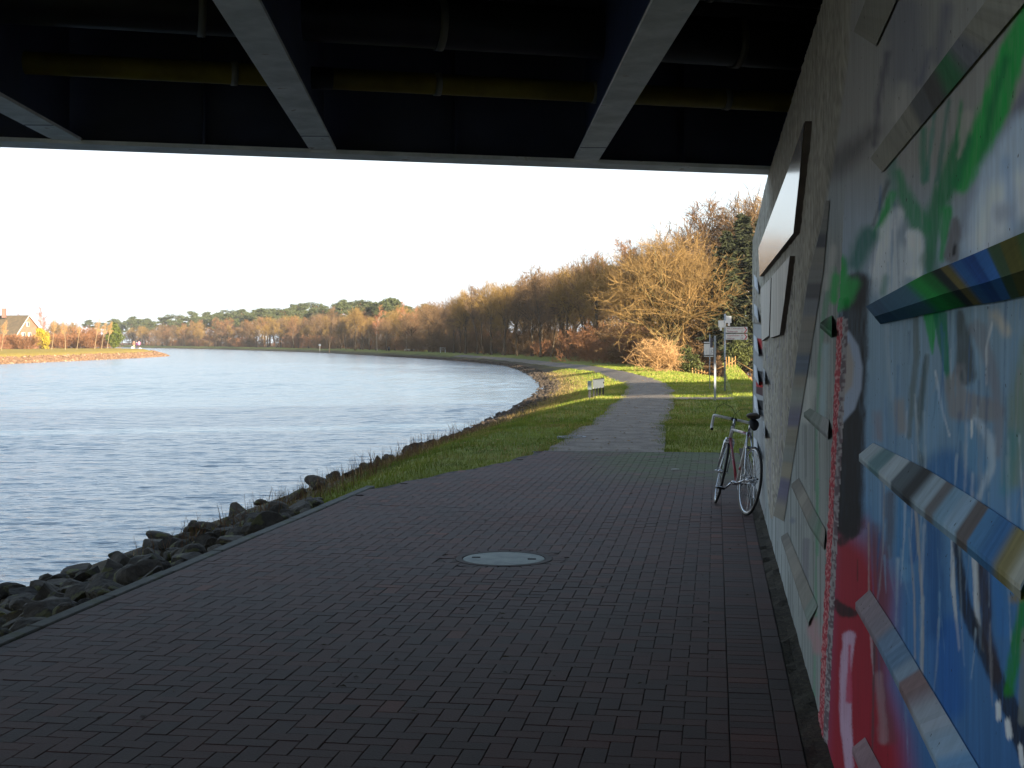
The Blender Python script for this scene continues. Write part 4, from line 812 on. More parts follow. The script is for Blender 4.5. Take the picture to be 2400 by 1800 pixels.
bb('girder_web', XM, -.17, 3.62, (LEN, .03, .90), M_STEELD); bb('girder_flange', XM, -.17, 3.165, (LEN, .34, .03), M_FLANGE)
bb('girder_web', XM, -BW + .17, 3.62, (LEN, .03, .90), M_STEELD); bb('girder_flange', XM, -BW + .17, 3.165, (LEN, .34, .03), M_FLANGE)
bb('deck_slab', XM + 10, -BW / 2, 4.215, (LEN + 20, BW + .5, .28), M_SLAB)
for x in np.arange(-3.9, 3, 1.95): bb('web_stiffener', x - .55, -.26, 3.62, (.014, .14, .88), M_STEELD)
fx0 = [-1.47, .60, -3.27, -5.1, -7.0, 2.55]
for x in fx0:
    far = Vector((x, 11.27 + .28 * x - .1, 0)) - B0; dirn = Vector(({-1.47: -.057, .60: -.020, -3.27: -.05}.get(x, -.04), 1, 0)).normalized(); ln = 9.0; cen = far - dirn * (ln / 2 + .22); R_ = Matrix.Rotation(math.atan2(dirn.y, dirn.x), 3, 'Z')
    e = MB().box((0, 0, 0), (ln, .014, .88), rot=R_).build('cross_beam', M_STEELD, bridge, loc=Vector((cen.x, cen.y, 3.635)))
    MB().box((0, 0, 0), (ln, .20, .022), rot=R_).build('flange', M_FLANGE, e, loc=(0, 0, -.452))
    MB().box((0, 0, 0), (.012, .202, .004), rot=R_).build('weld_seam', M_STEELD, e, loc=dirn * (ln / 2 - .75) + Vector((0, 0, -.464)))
M_YEL = material('yellow_pipe_paint', L(122, 108, 34), .5, L(100, 88, 30), scale=3); M_PIPE = material('dark_pipe', L(40, 42, 52), .45, L(30, 30, 36), scale=3); M_STRAP = material('pipe_strap', L(120, 118, 110), .5, metal=.3); M_BLK = material('black_sleeve', L(24, 24, 28), .6)
def pipe(name, D, z, r, mat, straps, sw=.04, sleeve=None, r2=1.06):
    o_ = MB().tube([bl(x, 0, 0) for x in np.linspace(-10, XR, 12)], r, 16).build(name, mat, bridge, loc=NB * D + Vector((0, 0, z)))
    for x in straps:
        st_ = MB(); st_.tube([bl(x - sw / 2, 0, 0), bl(x + sw / 2, 0, 0)], r * r2 + .004, 16); st_.build('hanger_strap', M_STRAP, o_)
    if sleeve:
        MB().tube([bl(sleeve[0], 0, 0), bl(sleeve[1], 0, 0)], r * 1.05, 16).build('joint_sleeve', M_BLK, o_)
    return o_
pipe('gas_pipe', -1.35, 3.53, .075, M_YEL, (-2.35, -.93, .25, 1.3), .045, (-1.98, -1.68))
pipe('water_main', -1.95, 3.82, .17, M_PIPE, (-2.6, -1.05, .35, 1.1), .05)
pipe('cable_duct', -3.2, 3.83, .065, M_PIPE, (-1.9, -.6, -.42, -.15, .05, .35, 1.4), .035)
MB().tube([bl(-.45, -3.3, 3.85), bl(-.7, -3.75, 4.0), bl(-.85, -4.0, 4.06)], .055, 10).build('branch_pipe', M_PIPE, bridge)
# unseen screen added on the deck edge to cast shadow bands; road behind it
M_SCREEN = material('shadow_screen', L(96, 104, 106), .6, L(112, 118, 118), scale=2)
XR2 = 62.0
bb('shadow_beam', (XL + XR2) / 2, .1, 5.49, (XR2 - XL, .3, 2.72), M_SLAB); bb('shadow_screen', (XL + XR2) / 2, .12, 9.2, (XR2 - XL, .08, 3.5), M_SCREEN)  # both out of view, heights shaped for the shadow they throw ahead
for x in np.arange(-70, 61, 4.0): bb('shadow_screen_post', x, .1, 8.9, (.1, .1, 4.1), M_STEELD)
bb('far_pier', XL + 2, -BW / 2, 1.4, (3, BW, 3.4), M_CONC)
tag(obj('road_surface', MB().box(bl((XL + XR2) / 2 + 0, -BW / 2, 4.375) + B0, (XR2 - XL, BW - .6, .04), rot=ROTB).mesh('road_surface', material('asphalt', (.05, .05, .05), .9, (.06, .06, .06), scale=9))), kind='structure')
# ---------------------------------------------------------------- bicycle
bike = empty('bicycle', label='old red and white racing bicycle leaning against the mural wall', cat='bicycle')
rc = gp(1746.5, 1209); hd = math.radians(90 + 7.5); LEAN = math.radians(8.5)
bike.matrix_world = Matrix.Translation((rc.x, rc.y, .002)) @ Matrix.Rotation(hd, 4, 'Z') @ Matrix.Rotation(LEAN, 4, 'X')
M_RED = material('frame_red', L(132, 26, 40), .3, spec=.5, coat=.4); M_WHT = material('frame_white', L(196, 190, 184), .35, coat=.4); M_CHR = material('chrome', L(190, 192, 196), .22, metal=.9); M_TAPE = material('bar_tape', L(226, 224, 218), .8, L(200, 198, 192), scale=30)
M_TYRE = material('tyre_rubber', L(34, 33, 34), .85); M_GUM = material('tyre_wall', L(120, 112, 100), .8); M_SAD = material('saddle_leather', L(66, 58, 50), .6, L(84, 74, 62), scale=20); M_BLACK = material('black_plastic', L(20, 20, 22), .6)
R_, S_, BBk, HT, HB = Vector((0, 0, .34)), Vector((.265, 0, .80)), Vector((.415, 0, .275)), Vector((.815, 0, .825)), Vector((.853, 0, .705))
MB().tube([S_ + Vector((.0, 0, -.02)), HT - Vector((0, 0, .03))], .0135, 10).build('top_tube', M_WHT, bike)
MB().tube([S_ + (HT - S_) * .1 + Vector((0, 0, -.018)), S_ + (HT - S_) * .55 + Vector((0, 0, -.024))], .0139, 10).build('top_tube_band', M_RED, bike)
dt = MB().tube([HB, BBk], .0155, 10).build('down_tube', M_RED, bike)
for k in range(7): t = .30 + k * .035; MB().box(HB * (1 - t) + BBk * t + Vector((0, .0125, .008)), (.012, .006, .010), rot=Matrix.Rotation(-.8, 3, 'Y')).build('letter_mark', M_WHT, dt)
st = MB().tube([BBk, S_], .0145, 10).build('seat_tube', M_WHT, bike)
for t in (.3, .97): MB().tube([BBk * (1 - t - .03) + S_ * (t + .03), BBk * (1 - t + .03) + S_ * (t - .03)], .0152, 10).build('tube_band', M_RED, st)
MB().tube([HT, HB], .018, 10).build('head_tube', M_WHT, bike)
for s in (-1, 1):
    MB().tube([S_ + Vector((0, s * .015, 0)), Vector((.10, s * .045, .52)), R_ + Vector((0, s * .062, 0))], [.008, .0075, .006], 8).build('seat_stay', M_CHR, bike)
    MB().tube([BBk + Vector((0, s * .025, 0)), Vector((.2, s * .048, .30)), R_ + Vector((0, s * .062, 0))], [.010, .009, .007], 8).build('chain_stay', M_CHR, bike)
def wheel(parent, c, tag_):
    w = empty(tag_); w.parent = parent; w.location = c
    MB().torus((0, 0, 0), (0, 1, 0), .3255, .0125, 56, 8).build('tyre', M_TYRE, w)
    MB().torus((0, .0065, 0), (0, 1, 0), .3205, .0082, 56, 6).build('tyre_wall', M_GUM, w); MB().torus((0, -.0065, 0), (0, 1, 0), .3205, .0082, 56, 6).build('tyre_wall', M_GUM, w)
    MB().torus((0, 0, 0), (0, 1, 0), .308, .0085, 56, 6).build('rim', M_CHR, w); MB().tube([(0, -.045, 0), (0, .045, 0)], .018, 10).build('hub', M_CHR, w); MB().tube([(0, -.075, 0), (0, .075, 0)], .006, 8).build('axle', M_CHR, w)
    sp = MB()
    for k in range(32):
        a = 2 * math.pi * k / 32; b = a + (.35 if k % 4 < 2 else -.35); y = .03 if k % 2 else -.03
        sp.tube([(.02 * math.cos(b), y, .02 * math.sin(b)), (.302 * math.cos(a), 0, .302 * math.sin(a))], .0012, 4, cap=False)
    sp.build('spokes', M_CHR, w); return w
rw = wheel(bike, R_, 'rear_wheel')
# steering assembly turned to the right
steer = empty('front_fork'); steer.parent = bike; ax_ = (HT - HB).normalized(); steer.matrix_local = Matrix.Translation(HB) @ Matrix.Rotation(math.radians(-13), 4, ax_)
def sl(x, y, z): return Vector((x, y, z)) - HB
FH = Vector((.985, 0, .34))
for s in (-1, 1): MB().tube([sl(.858, s * .02, .70), sl(.866, s * .045, .665), sl(.925, s * .05, .47), sl(.985, s * .052, .34)], [.013, .012, .009, .006], 8).build('fork_blade', M_CHR, steer)
MB().box(sl(.86, 0, .69), (.04, .09, .035), bev=.008).build('fork_crown', M_CHR, steer)
fw = wheel(steer, FH - HB, 'front_wheel')
MB().tube([sl(.81, 0, .83), sl(.795, 0, .885), sl(.88, 0, .90)], .0125, 10).build('stem', M_CHR, steer)
MB().tube([sl(.88, -.03, .90), sl(.88, .03, .90)], .016, 10).build('stem_clamp', M_BLACK, steer)
for s in (-1, 1):
    MB().tube([sl(.88, s * .02, .90), sl(.88, s * .17, .90), sl(.895, s * .20, .899), sl(.95, s * .205, .892), sl(.975, s * .205, .86), sl(.968, s * .205, .80), sl(.93, s * .205, .765), sl(.83, s * .205, .755)], .0148, 10).build('drop_bar', M_TAPE, steer)
    MB().tube([sl(.83, s * .205, .755), sl(.822, s * .205, .755)], .016, 10).build('bar_plug', M_BLACK, steer)
    MB().tube([sl(.96, s * .203, .885), sl(.985, s * .2, .905), sl(1.005, s * .2, .85), sl(.99, s * .2, .78)], [.012, .012, .006, .004], 8).build('brake_lever', M_CHR, steer)
    MB().tube([sl(.985, s * .2, .90), sl(.97, s * .19, .99), sl(.93, s * .13, 1.04), sl(.895, s * .05, 1.02), sl(.865, -s * .01, .95), sl(.85, -s * .02, .86), sl(.83, -s * .02, .76)], .0026, 6).build('brake_cable', M_BLACK, steer)
MB().box(sl(.845, 0, .655), (.03, .10, .03), bev=.006).build('front_brake', M_CHR, steer)
# saddle, post, bag
MB().tube([S_ - Vector((0, 0, .02)), Vector((.242, 0, .93))], .0125, 10).build('seat_post', M_CHR, bike)
bm = bmesh.new(); bmesh.ops.create_uvsphere(bm, u_segments=20, v_segments=12, radius=1.0)
for v in bm.verts:
    x = v.co.x; wd = .072 if x < -.2 else .072 * (1 - .72 * sm(-.2, .5, np.float64(x))); v.co = Vector((.24 + x * .135 - .01, v.co.y * float(wd), .965 + v.co.z * .03 + (.012 if x < -.3 else 0)))
me = bpy.data.meshes.new('saddle'); bm.to_mesh(me); bm.free(); me.materials.append(M_SAD); me.polygons.foreach_set('use_smooth', [True] * len(me.polygons)); obj('saddle', me, bike)
bm = bmesh.new(); bmesh.ops.create_uvsphere(bm, u_segments=16, v_segments=10, radius=1.0)
for v in bm.verts: v.co = Vector((.135 + v.co.x * .05 + v.co.z * .03, v.co.y * .05 * (1 + .25 * v.co.z), .885 + v.co.z * .058))
me = bpy.data.meshes.new('saddle_bag'); bm.to_mesh(me); bm.free(); me.materials.append(M_BLACK); me.polygons.foreach_set('use_smooth', [True] * len(me.polygons)); obj('saddle_bag', me, bike)
# drive
MB().torus(BBk + Vector((0, -.045, 0)), (0, 1, 0), .095, .004, 40, 6).build('chainring', M_CHR, bike); MB().tube([BBk + Vector((0, -.055, 0)), BBk + Vector((0, .055, 0))], .02, 12).build('bottom_bracket', M_CHR, bike)
ca = math.radians(28)
for s in (-1, 1):
    d = Vector((-math.cos(ca) * -s, 0, -math.sin(ca) * -s)); a0 = BBk + Vector((0, s * .055, 0)); a1 = a0 + Vector((s * math.cos(ca) * .17, 0, -s * math.sin(ca) * .17)) + Vector((0, s * .012, 0))
    MB().tube([a0, a1], [.011, .008], 8).build('crank', M_CHR, bike); pd_ = MB().box(a1 + Vector((0, s * .05, 0)), (.06, .085, .022), bev=.004).build('pedal', M_BLACK, bike)
    MB().torus(a1 + Vector((.05, s * .05, .01)), (0, 0, 1), .035, .004, 20, 5).build('toe_clip', M_CHR, pd_)
for k in range(5): MB().torus(R_ + Vector((0, -.034 - k * .005, 0)), (0, 1, 0), .048 - k * .005, .0025, 28, 5).build('sprocket', M_CHR, rw).location = -R_
MB().tube([BBk + Vector((0, -.046, .096)), R_ + Vector((0, -.042, .043))], .003, 5).build('chain', M_BLACK, bike); MB().tube([BBk + Vector((0, -.046, -.096)), Vector((.03, -.044, .19))], .003, 5).build('chain', M_BLACK, bike)
MB().box(Vector((.015, -.06, .24)), (.02, .016, .13), rot=Matrix.Rotation(.25, 3, 'Y'), bev=.003).build('derailleur', M_CHR, bike)
MB().box(Vector((.16, 0, .655)), (.03, .085, .03), bev=.006).build('rear_brake', M_CHR, bike)

# ---------------------------------------------------------------- signs beside the path
M_ALU = material('galvanised_post', L(150, 156, 164), .45, L(132, 138, 146), scale=9, metal=.4); M_SIGNW = material('sign_white', L(180, 182, 186), .6); M_SIGNR = material('sign_red', L(170, 24, 48), .5); M_INK = material('sign_ink', L(120, 40, 54), .6); M_BLKI = material('sign_black', L(24, 24, 26), .6)
def text(s, size, loc, rot, mat, parent, align='LEFT'):
    cu = bpy.data.curves.new('lettering', 'FONT'); cu.body = s; cu.size = size; cu.align_x = align; cu.extrude = .0006; cu.materials.append(mat)
    tmp = bpy.data.objects.new('lettering', cu); me = bpy.data.meshes.new_from_object(tmp); bpy.data.objects.remove(tmp)
    o = bpy.data.objects.new('lettering', me); link(o, parent); o.location = loc; o.rotation_euler = rot; return o
FACE = (math.pi / 2, 0, 0)
gs = gp(1699, 914); gz = zt(gs.x, gs.y)
sp_ = empty('cycle_signpost', (gs.x, gs.y, gz), label='tall white cycle route signpost with two arms reading MS Centrum and Appelhülsen', cat='signpost')
MB().tube([(0, 0, -.1), (0, 0, 2.66 - gz)], .032, 12).build('pole', M_ALU, sp_)
MB().tube([(0, 0, 1.07), (0, 0, 1.12)], .037, 12).build('pole_band', M_BLKI, sp_)
for k, (v0, t1, t2, d1, d2) in enumerate(((773, 'MS Centrum', 'Rinkerode', '4,5', '15'), (789.3, 'Appelhülsen', 'Hiltrup', '20', '3,8'))):
    zc = 1.7 - (v0 - 800) / F * gs.y - gz
    a = MB().box((.40, -.042, zc), (.76, .018, .208), bev=.003).build('direction_arm', M_SIGNW, sp_)
    MB().box((.40, -.042, zc + .113), (.77, .03, .012)).build('arm_edge', M_BLKI, a)
    text(t1, .088, (.07, -.053, zc + .018), FACE, M_INK, a); text(t2, .088, (.07, -.053, zc - .082), FACE, M_INK, a); text(d1, .075, (.58, -.053, zc + .02), FACE, M_INK, a, 'CENTER'); text(d2, .075, (.58, -.053, zc - .08), FACE, M_INK, a, 'CENTER')
    for s in (-1, 1): MB().box((.715, -.0525, zc + s * .046), (.03, .004, .125), rot=Matrix.Rotation(s * -.62, 3, 'Y')).build('arrow_stroke', M_SIGNR, a)
for nm, ang, zc, dx in (('upper_arm', math.radians(58), 2.47 - gz, .0), ('upper_arm', math.radians(238), 2.30 - gz, .0)):
    Rz = Matrix.Rotation(ang, 3, 'Z'); off = Rz @ Vector((.30, 0, 0))
    a = MB().box(Vector((off.x, off.y, zc)) , (.52, .018, .24), rot=Rz, bev=.003).build(nm, M_SIGNW, sp_)
    MB().box(Vector((off.x * 1.2, off.y * 1.2, zc - .17)), (.16, .014, .11), rot=Rz, bev=.002).build('route_plate', M_SIGNW, a)
    MB().box(Vector((off.x * .2, off.y * .2, zc)), (.10, .075, .26), rot=Rz, bev=.004).build('arm_bracket', M_SIGNW, a)
g2 = gp(1676, 936); z2_ = zt(g2.x, g2.y)
po = empty('grey_channel_post', (g2.x, g2.y, z2_), label='bare grey steel channel post in the grass before the signpost', cat='post')
MB().box((0, 0, .95), (.055, .012, 1.92)).build('channel_web', M_ALU, po)
for s in (-1, 1): MB().box((s * .0265, .018, .951), (.006, .04, 1.92)).build('channel_flange', M_ALU, po)
MB().box((0, .02, 1.65), (.03, .03, .06)).build('clamp', M_BLKI, po)
g3 = gp(1663.5, 908); z3_ = zt(g3.x, g3.y)
no = empty('notice_board', (g3.x, g3.y, z3_), label='small white notice panels on a thin post left of the channel post', cat='sign')
MB().tube([(0, 0, -.1), (0, 0, 1.95 - z3_)], .017, 8).build('post', M_ALU, no)
for s, wdt, z0, z1 in ((-1, .205, 1.13, 1.68), (1, .115, 1.13, 1.47)):
    zc = (z0 + z1) / 2 - z3_; pn = MB().box((s * (wdt / 2 + .012), -.02, zc), (wdt, .02, z1 - z0), bev=.002).build('panel', M_SIGNW, no)
    MB().box((s * (wdt / 2 + .012), -.033, z0 + .055 - z3_), (wdt + .005, .012, .03)).build('black_band', M_BLKI, pn)
    if s < 0: MB().box((s * (wdt / 2 + .012), -.033, z1 - .05 - z3_), (wdt + .005, .012, .03)).build('black_band', M_BLKI, pn)
    for k in range(5): MB().box((s * (wdt / 2 + .012) + random.uniform(-.03, .03), -.032, z0 + .12 + k * .035 - z3_), (random.uniform(.02, .06), .004, .012)).build('print_mark', M_BLKI if s > 0 else M_ALU, pn)
MB().box((.06, .03, 1.62 - z3_), (.10, .02, .42)).build('dark_plate', material('dark_plate', L(60, 58, 66), .6), no)
# kilometre board by the canal
g4 = gp(1382, 929); z4_ = zt(g4.x, g4.y)
km = empty('canal_marker', (g4.x, g4.y, z4_), label='low pair of canal marker boards on short posts in the grass', cat='marker board')
M_PLATE = material('marker_grey', L(138, 152, 152), .6, L(118, 130, 132), scale=8); M_DPOST = material('marker_post_dark', L(40, 40, 44), .7); M_MW = material('marker_white', L(226, 222, 210), .55)
MB().box((0, 0, .43), (.125, .03, .27), bev=.004).build('end_plate', M_PLATE, km); MB().box((0, .03, .16), (.075, .05, .42)).build('post', M_DPOST, km)
d_ = Vector((.13, .99, 0)); Rk = Matrix.Rotation(math.atan2(.99, .17), 3, 'Z'); 
Rk = Matrix.Rotation(math.atan2(1.35, .42), 3, 'Z'); bo = MB().box(Vector((.33, .92, .45)), (1.42, .03, .28), rot=Rk, bev=.004).build('long_board', M_MW, km)
MB().box(Vector((.345, .97, .60)), (1.30, .06, .02), rot=Rk).build('board_cap', M_DPOST, bo)
MB().tube([(.50, 1.46, .46), (.52, 1.52, .46), (.53, 1.56, .46)], .035, 4).build('board_mark', M_DPOST, bo)
for k, (x, y) in enumerate(((.15, .33), (.27, .72), (.39, 1.10), (.52, 1.5))): MB().box((x, y + .03, .14), (.05, .05, .40)).build('post', M_DPOST, km)
# picket fence in the hollow to the right
fence = empty('picket_fence', label='low wooden picket fence at the edge of the wood behind the signpost', cat='fence')
M_PICK = material('fence_wood', L(158, 124, 74), .85, L(128, 92, 54), scale=8, stretch=(1, 1, .1), rand=.15)
fpts = [(11.9 + .185 * k, 90 - .10 * k) for k in range(26)]; fr = random.Random(3)
for k, (x, y) in enumerate(fpts):
    if k in (6, 8, 15, 21): continue
    z = zt(x, y); h = .60 + fr.uniform(-.05, .2 if k > 9 else .03); MB().box((0, 0, h / 2 - .03), (fr.uniform(.045, .085), .03, h), rot=Matrix.Rotation(fr.gauss(0, .03), 3, 'Y')).build('picket', M_PICK, fence, loc=(x, y, z))
for a, b in ((0, 5), (5, 14), (14, 25)):
    p0, p1 = fpts[a], fpts[b]; MB().tube([(p0[0], p0[1] - .04, zt(*p0) + .46), (p1[0], p1[1] - .04, zt(*p1) + .46)], .028, 6).build('rail', M_PICK, fence)

# ---------------------------------------------------------------- small things on the far banks
M_ROOF = material('roof_tile', L(104, 90, 70), .9, L(86, 76, 62), scale=1.4, bump=.05, bscale=3); M_BRICK = material('house_brick', L(146, 104, 84), .9, L(128, 88, 72), scale=1.5); M_TRIM = material('white_trim', L(176, 172, 164), .6); M_GLASS = material('window_glass', L(60, 70, 84), .1, spec=.8); M_FRAME = material('window_frame', L(186, 182, 168), .5)
hs = empty('gabled_house', (-108.3, 300, 0), label='brick house with steep brown roof and white gable boards across the canal', cat='house')
hg = Vector((.40, .917, 0)); hr = Vector((-.917, .40, 0)); hu = Vector((0, 0, 1))
def hp(a, b, z): return hr * a + hg * b + hu * z                   # a along the ridge from the gable, b across the gable
fe, be, rz_h, rb = 3.75, 5.1, 8.45, 4.2                            # front eave, back eave, ridge heights, ridge position
gd = 8.0
MB().prism([hp(0, 0, -.5), hp(0, gd, -.5), hp(0, gd, be), hp(0, rb, rz_h), hp(0, 0, fe)], hr * 13).build('wall', M_BRICK, hs)
rf = MB(); rf.prism([hp(-.35, -.4, fe - .38), hp(13.3, -.4, fe - .38), hp(13.3, rb, rz_h + .1), hp(-.35, rb, rz_h + .1)], (hg * -.19 + hu * .17)); rfo = rf.build('roof', M_ROOF, hs)
rf = MB(); rf.prism([hp(-.35, gd + .4, be - .33), hp(13.3, gd + .4, be - .33), hp(13.3, rb, rz_h + .1), hp(-.35, rb, rz_h + .1)], (hg * .15 + hu * .17)); rf.build('roof', M_ROOF, hs)
for p0, p1 in ((hp(-.4, -.45, fe - .35), hp(-.4, rb, rz_h + .22)), (hp(-.4, gd + .45, be - .3), hp(-.4, rb, rz_h + .22))): MB().tube([p0, p1], .16, 4).build('bargeboard', M_TRIM, hs)
MB().box(hp(7.0, 3.0, 9.3), (.9, .9, 2.4)).build('chimney', material('chimney_brick', L(130, 96, 84), .9), rfo); MB().box(hp(3.3, rb, 8.75), (.5, .5, .55)).build('vent', material('vent_grey', L(110, 104, 110), .7), rfo)
slp = math.atan2(rz_h - fe, rb); Rsk = Matrix((hr, hg * math.cos(slp) + hu * math.sin(slp), -hg * math.sin(slp) + hu * math.cos(slp))).transposed()
sk = MB().box(hp(3.4, 2.35, fe + (rz_h - fe) * 2.35 / rb + .32), (1.05, 1.15, .1), rot=Rsk).build('skylight', M_FRAME, rfo); MB().box(hp(3.4, 2.35, fe + (rz_h - fe) * 2.35 / rb + .37), (.8, .9, .08), rot=Rsk).build('pane', M_GLASS, sk)
Rg = Matrix((hg, -hr, hu)).transposed()
for b, z, w, h in ((4.0, 6.4, 1.0, 1.2), (2.4, 3.3, 1.3, 1.9), (4.6, 3.3, 1.1, 1.9), (3.4, 1.0, 3.0, 1.0)):
    wn_ = MB().box(hp(-.03, b, z), (w, .1, h), rot=Rg).build('window', M_FRAME, hs)
    if w < 2: MB().box(hp(-.06, b + w * .18, z), (w * .42, .1, h * .86), rot=Rg).build('pane', M_GLASS, wn_)
ps = hp(7.2, -2.4, 0)                                              # porch gable at the left
MB().prism([ps + hr * -1.9, ps + hr * 1.9, ps + hr * 1.9 + hu * 3.2, ps + hu * 5.9, ps - hr * 1.9 + hu * 3.2], hg * 3.2).build('porch', M_BRICK, hs)
for s in (-1, 1): MB().tube([ps + hr * (s * 2.2) - hg * .15 + hu * 2.9, ps + hu * 6.1 - hg * .15], .16, 4).build('porch_bargeboard', M_TRIM, hs)
hs.scale = (.86, .86, .86); hs.location = (-108.9, 300, .0)
# white house, car and small furniture among the trees of the right bank
wh = empty('white_house', tuple(at(987, 815, 335)), label='white house glimpsed between the trunks on the far bend', cat='house')
MB().box((0, 5, 2.2), (7.5, 7, 4.6)).build('wall', material('white_render', L(190, 190, 190), .8), wh)
MB().prism([(-4.1, 1.2, 4.4), (4.1, 1.2, 4.4), (0, 1.2, 7.0)], (0, 7.6, 0)).build('roof', material('slate_roof', L(88, 80, 78), .9), wh)
for x in (-2.4, .2, 2.6): w_ = MB().box((x, 1.48, 2.3), (1.1, .1, 1.4)).build('window', M_FRAME, wh); MB().box((x, 1.44, 2.3), (.85, .1, 1.15)).build('pane', M_GLASS, w_)
MB().box((1.4, 1.46, .9), (1.0, .1, 2.1)).build('door', material('house_door', L(70, 50, 56), .6), wh)
M_CAR = material('car_paint_white', L(226, 228, 230), .3, coat=.5)
car = empty('parked_car', tuple(at(1002, 817.5, 300)), label='white car parked in front of the white house on the bend', cat='car')
bm_ = MB(); prof = [(-2.0, .3), (2.0, .3), (2.05, .75), (1.2, .95), (.6, 1.42), (-1.3, 1.45), (-2.0, 1.0)]; bm_.prism([(x, -.8, z) for x, z in prof], (0, 1.6, 0)); bm_.build('body', M_CAR, car)
for y in (-.81, .81): MB().prism([(1.0, y, .98), (.52, y, 1.34), (-1.15, y, 1.36), (-1.6, y, 1.0)], (0, .012 if y > 0 else -.012, 0)).build('side_window', M_GLASS, car)
for x in (-1.25, 1.3):
    for y in (-.78, .78): wl_ = MB().torus((x, y, .32), (0, 1, 0), .24, .08, 20, 8).build('tyre', M_TYRE, car); MB().tube([(x, y - .04, .32), (x, y + .04, .32)], .17, 12).build('rim', M_CHR, wl_)
for y in (-.55, .55): MB().box((2.03, y, .66), (.05, .3, .14)).build('headlight', M_GLASS, car)
def on(u, v, z): w = gp(u, v, z); return (w.x, w.y, zt(w.x, w.y))
be_ = empty('white_bench', on(1038, 826.5, -.34), .3, label='small white bench on the far bend before the tree row', cat='bench')
for z in (.45, .62, .78, .92): MB().box((0, (0 if z < .5 else .18), z), (1.1, .3 if z < .5 else .04, .05)).build('slat', M_TRIM, be_)
for x in (-.45, .45): MB().box((x, 0, .22), (.08, .3, .46)).build('leg', M_TRIM, be_); MB().box((x, .19, .5), (.07, .06, 1.0)).build('back_post', M_TRIM, be_)
gr = empty('low_barrier', on(964, 823, -.34), .05, label='low white barrier rail on the grass left of the bench', cat='barrier')
for z in (.28, .42): MB().box((0, 0, z), (3.0, .06, .1)).build('rail', M_TRIM, gr)
for x in (-1.4, -.5, .5, 1.4): MB().box((x, .05, .2), (.09, .06, .5)).build('post', M_TRIM, gr)
bn = empty('litter_bin', on(911.5, 823.5, -.34), label='small dark litter bin on the far bank lawn', cat='bin')
MB().tube([(0, 0, .25), (0, 0, .9)], [.22, .26], 12).build('bin_body', M_BLKI, bn); MB().tube([(0, 0, .9), (0, 0, 1.0)], [.27, .2], 12).build('lid', M_BLKI, bn); MB().tube([(0, 0, -.1), (0, 0, .3)], .05, 8).build('post', M_DPOST, bn)
wsn = empty('waterway_sign', on(749.5, 819, -.34), label='thin post with a small white waterway sign on the far shore', cat='sign')
MB().tube([(0, 0, -.1), (0, 0, 1.5)], .05, 8).build('post', M_TRIM, wsn); MB().box((0, -.06, 1.65), (.55, .05, .45)).build('panel', M_SIGNW, wsn)
for k, (u, s) in enumerate(((310.5, .42), (328, .38))):
    w = at(u, 814, 296); bm = bmesh.new(); bmesh.ops.create_icosphere(bm, subdivisions=2, radius=s)
    for v in bm.verts: v.co = Vector((v.co.x, v.co.y, max(v.co.z, -.2 * s) * (1.0 - .2 * (v.co.x / s) ** 2)))
    me = bpy.data.meshes.new('white_sack'); bm.to_mesh(me); bm.free(); me.materials.append(M_SIGNW); o = obj('white_sack', me); o.location = (w.x, w.y, zt(w.x, w.y) + .12)
    tag(o, ['white rounded sack on the grass left of the walkers', 'white rounded sack beside the walker in the pink jacket'][k], 'sack')
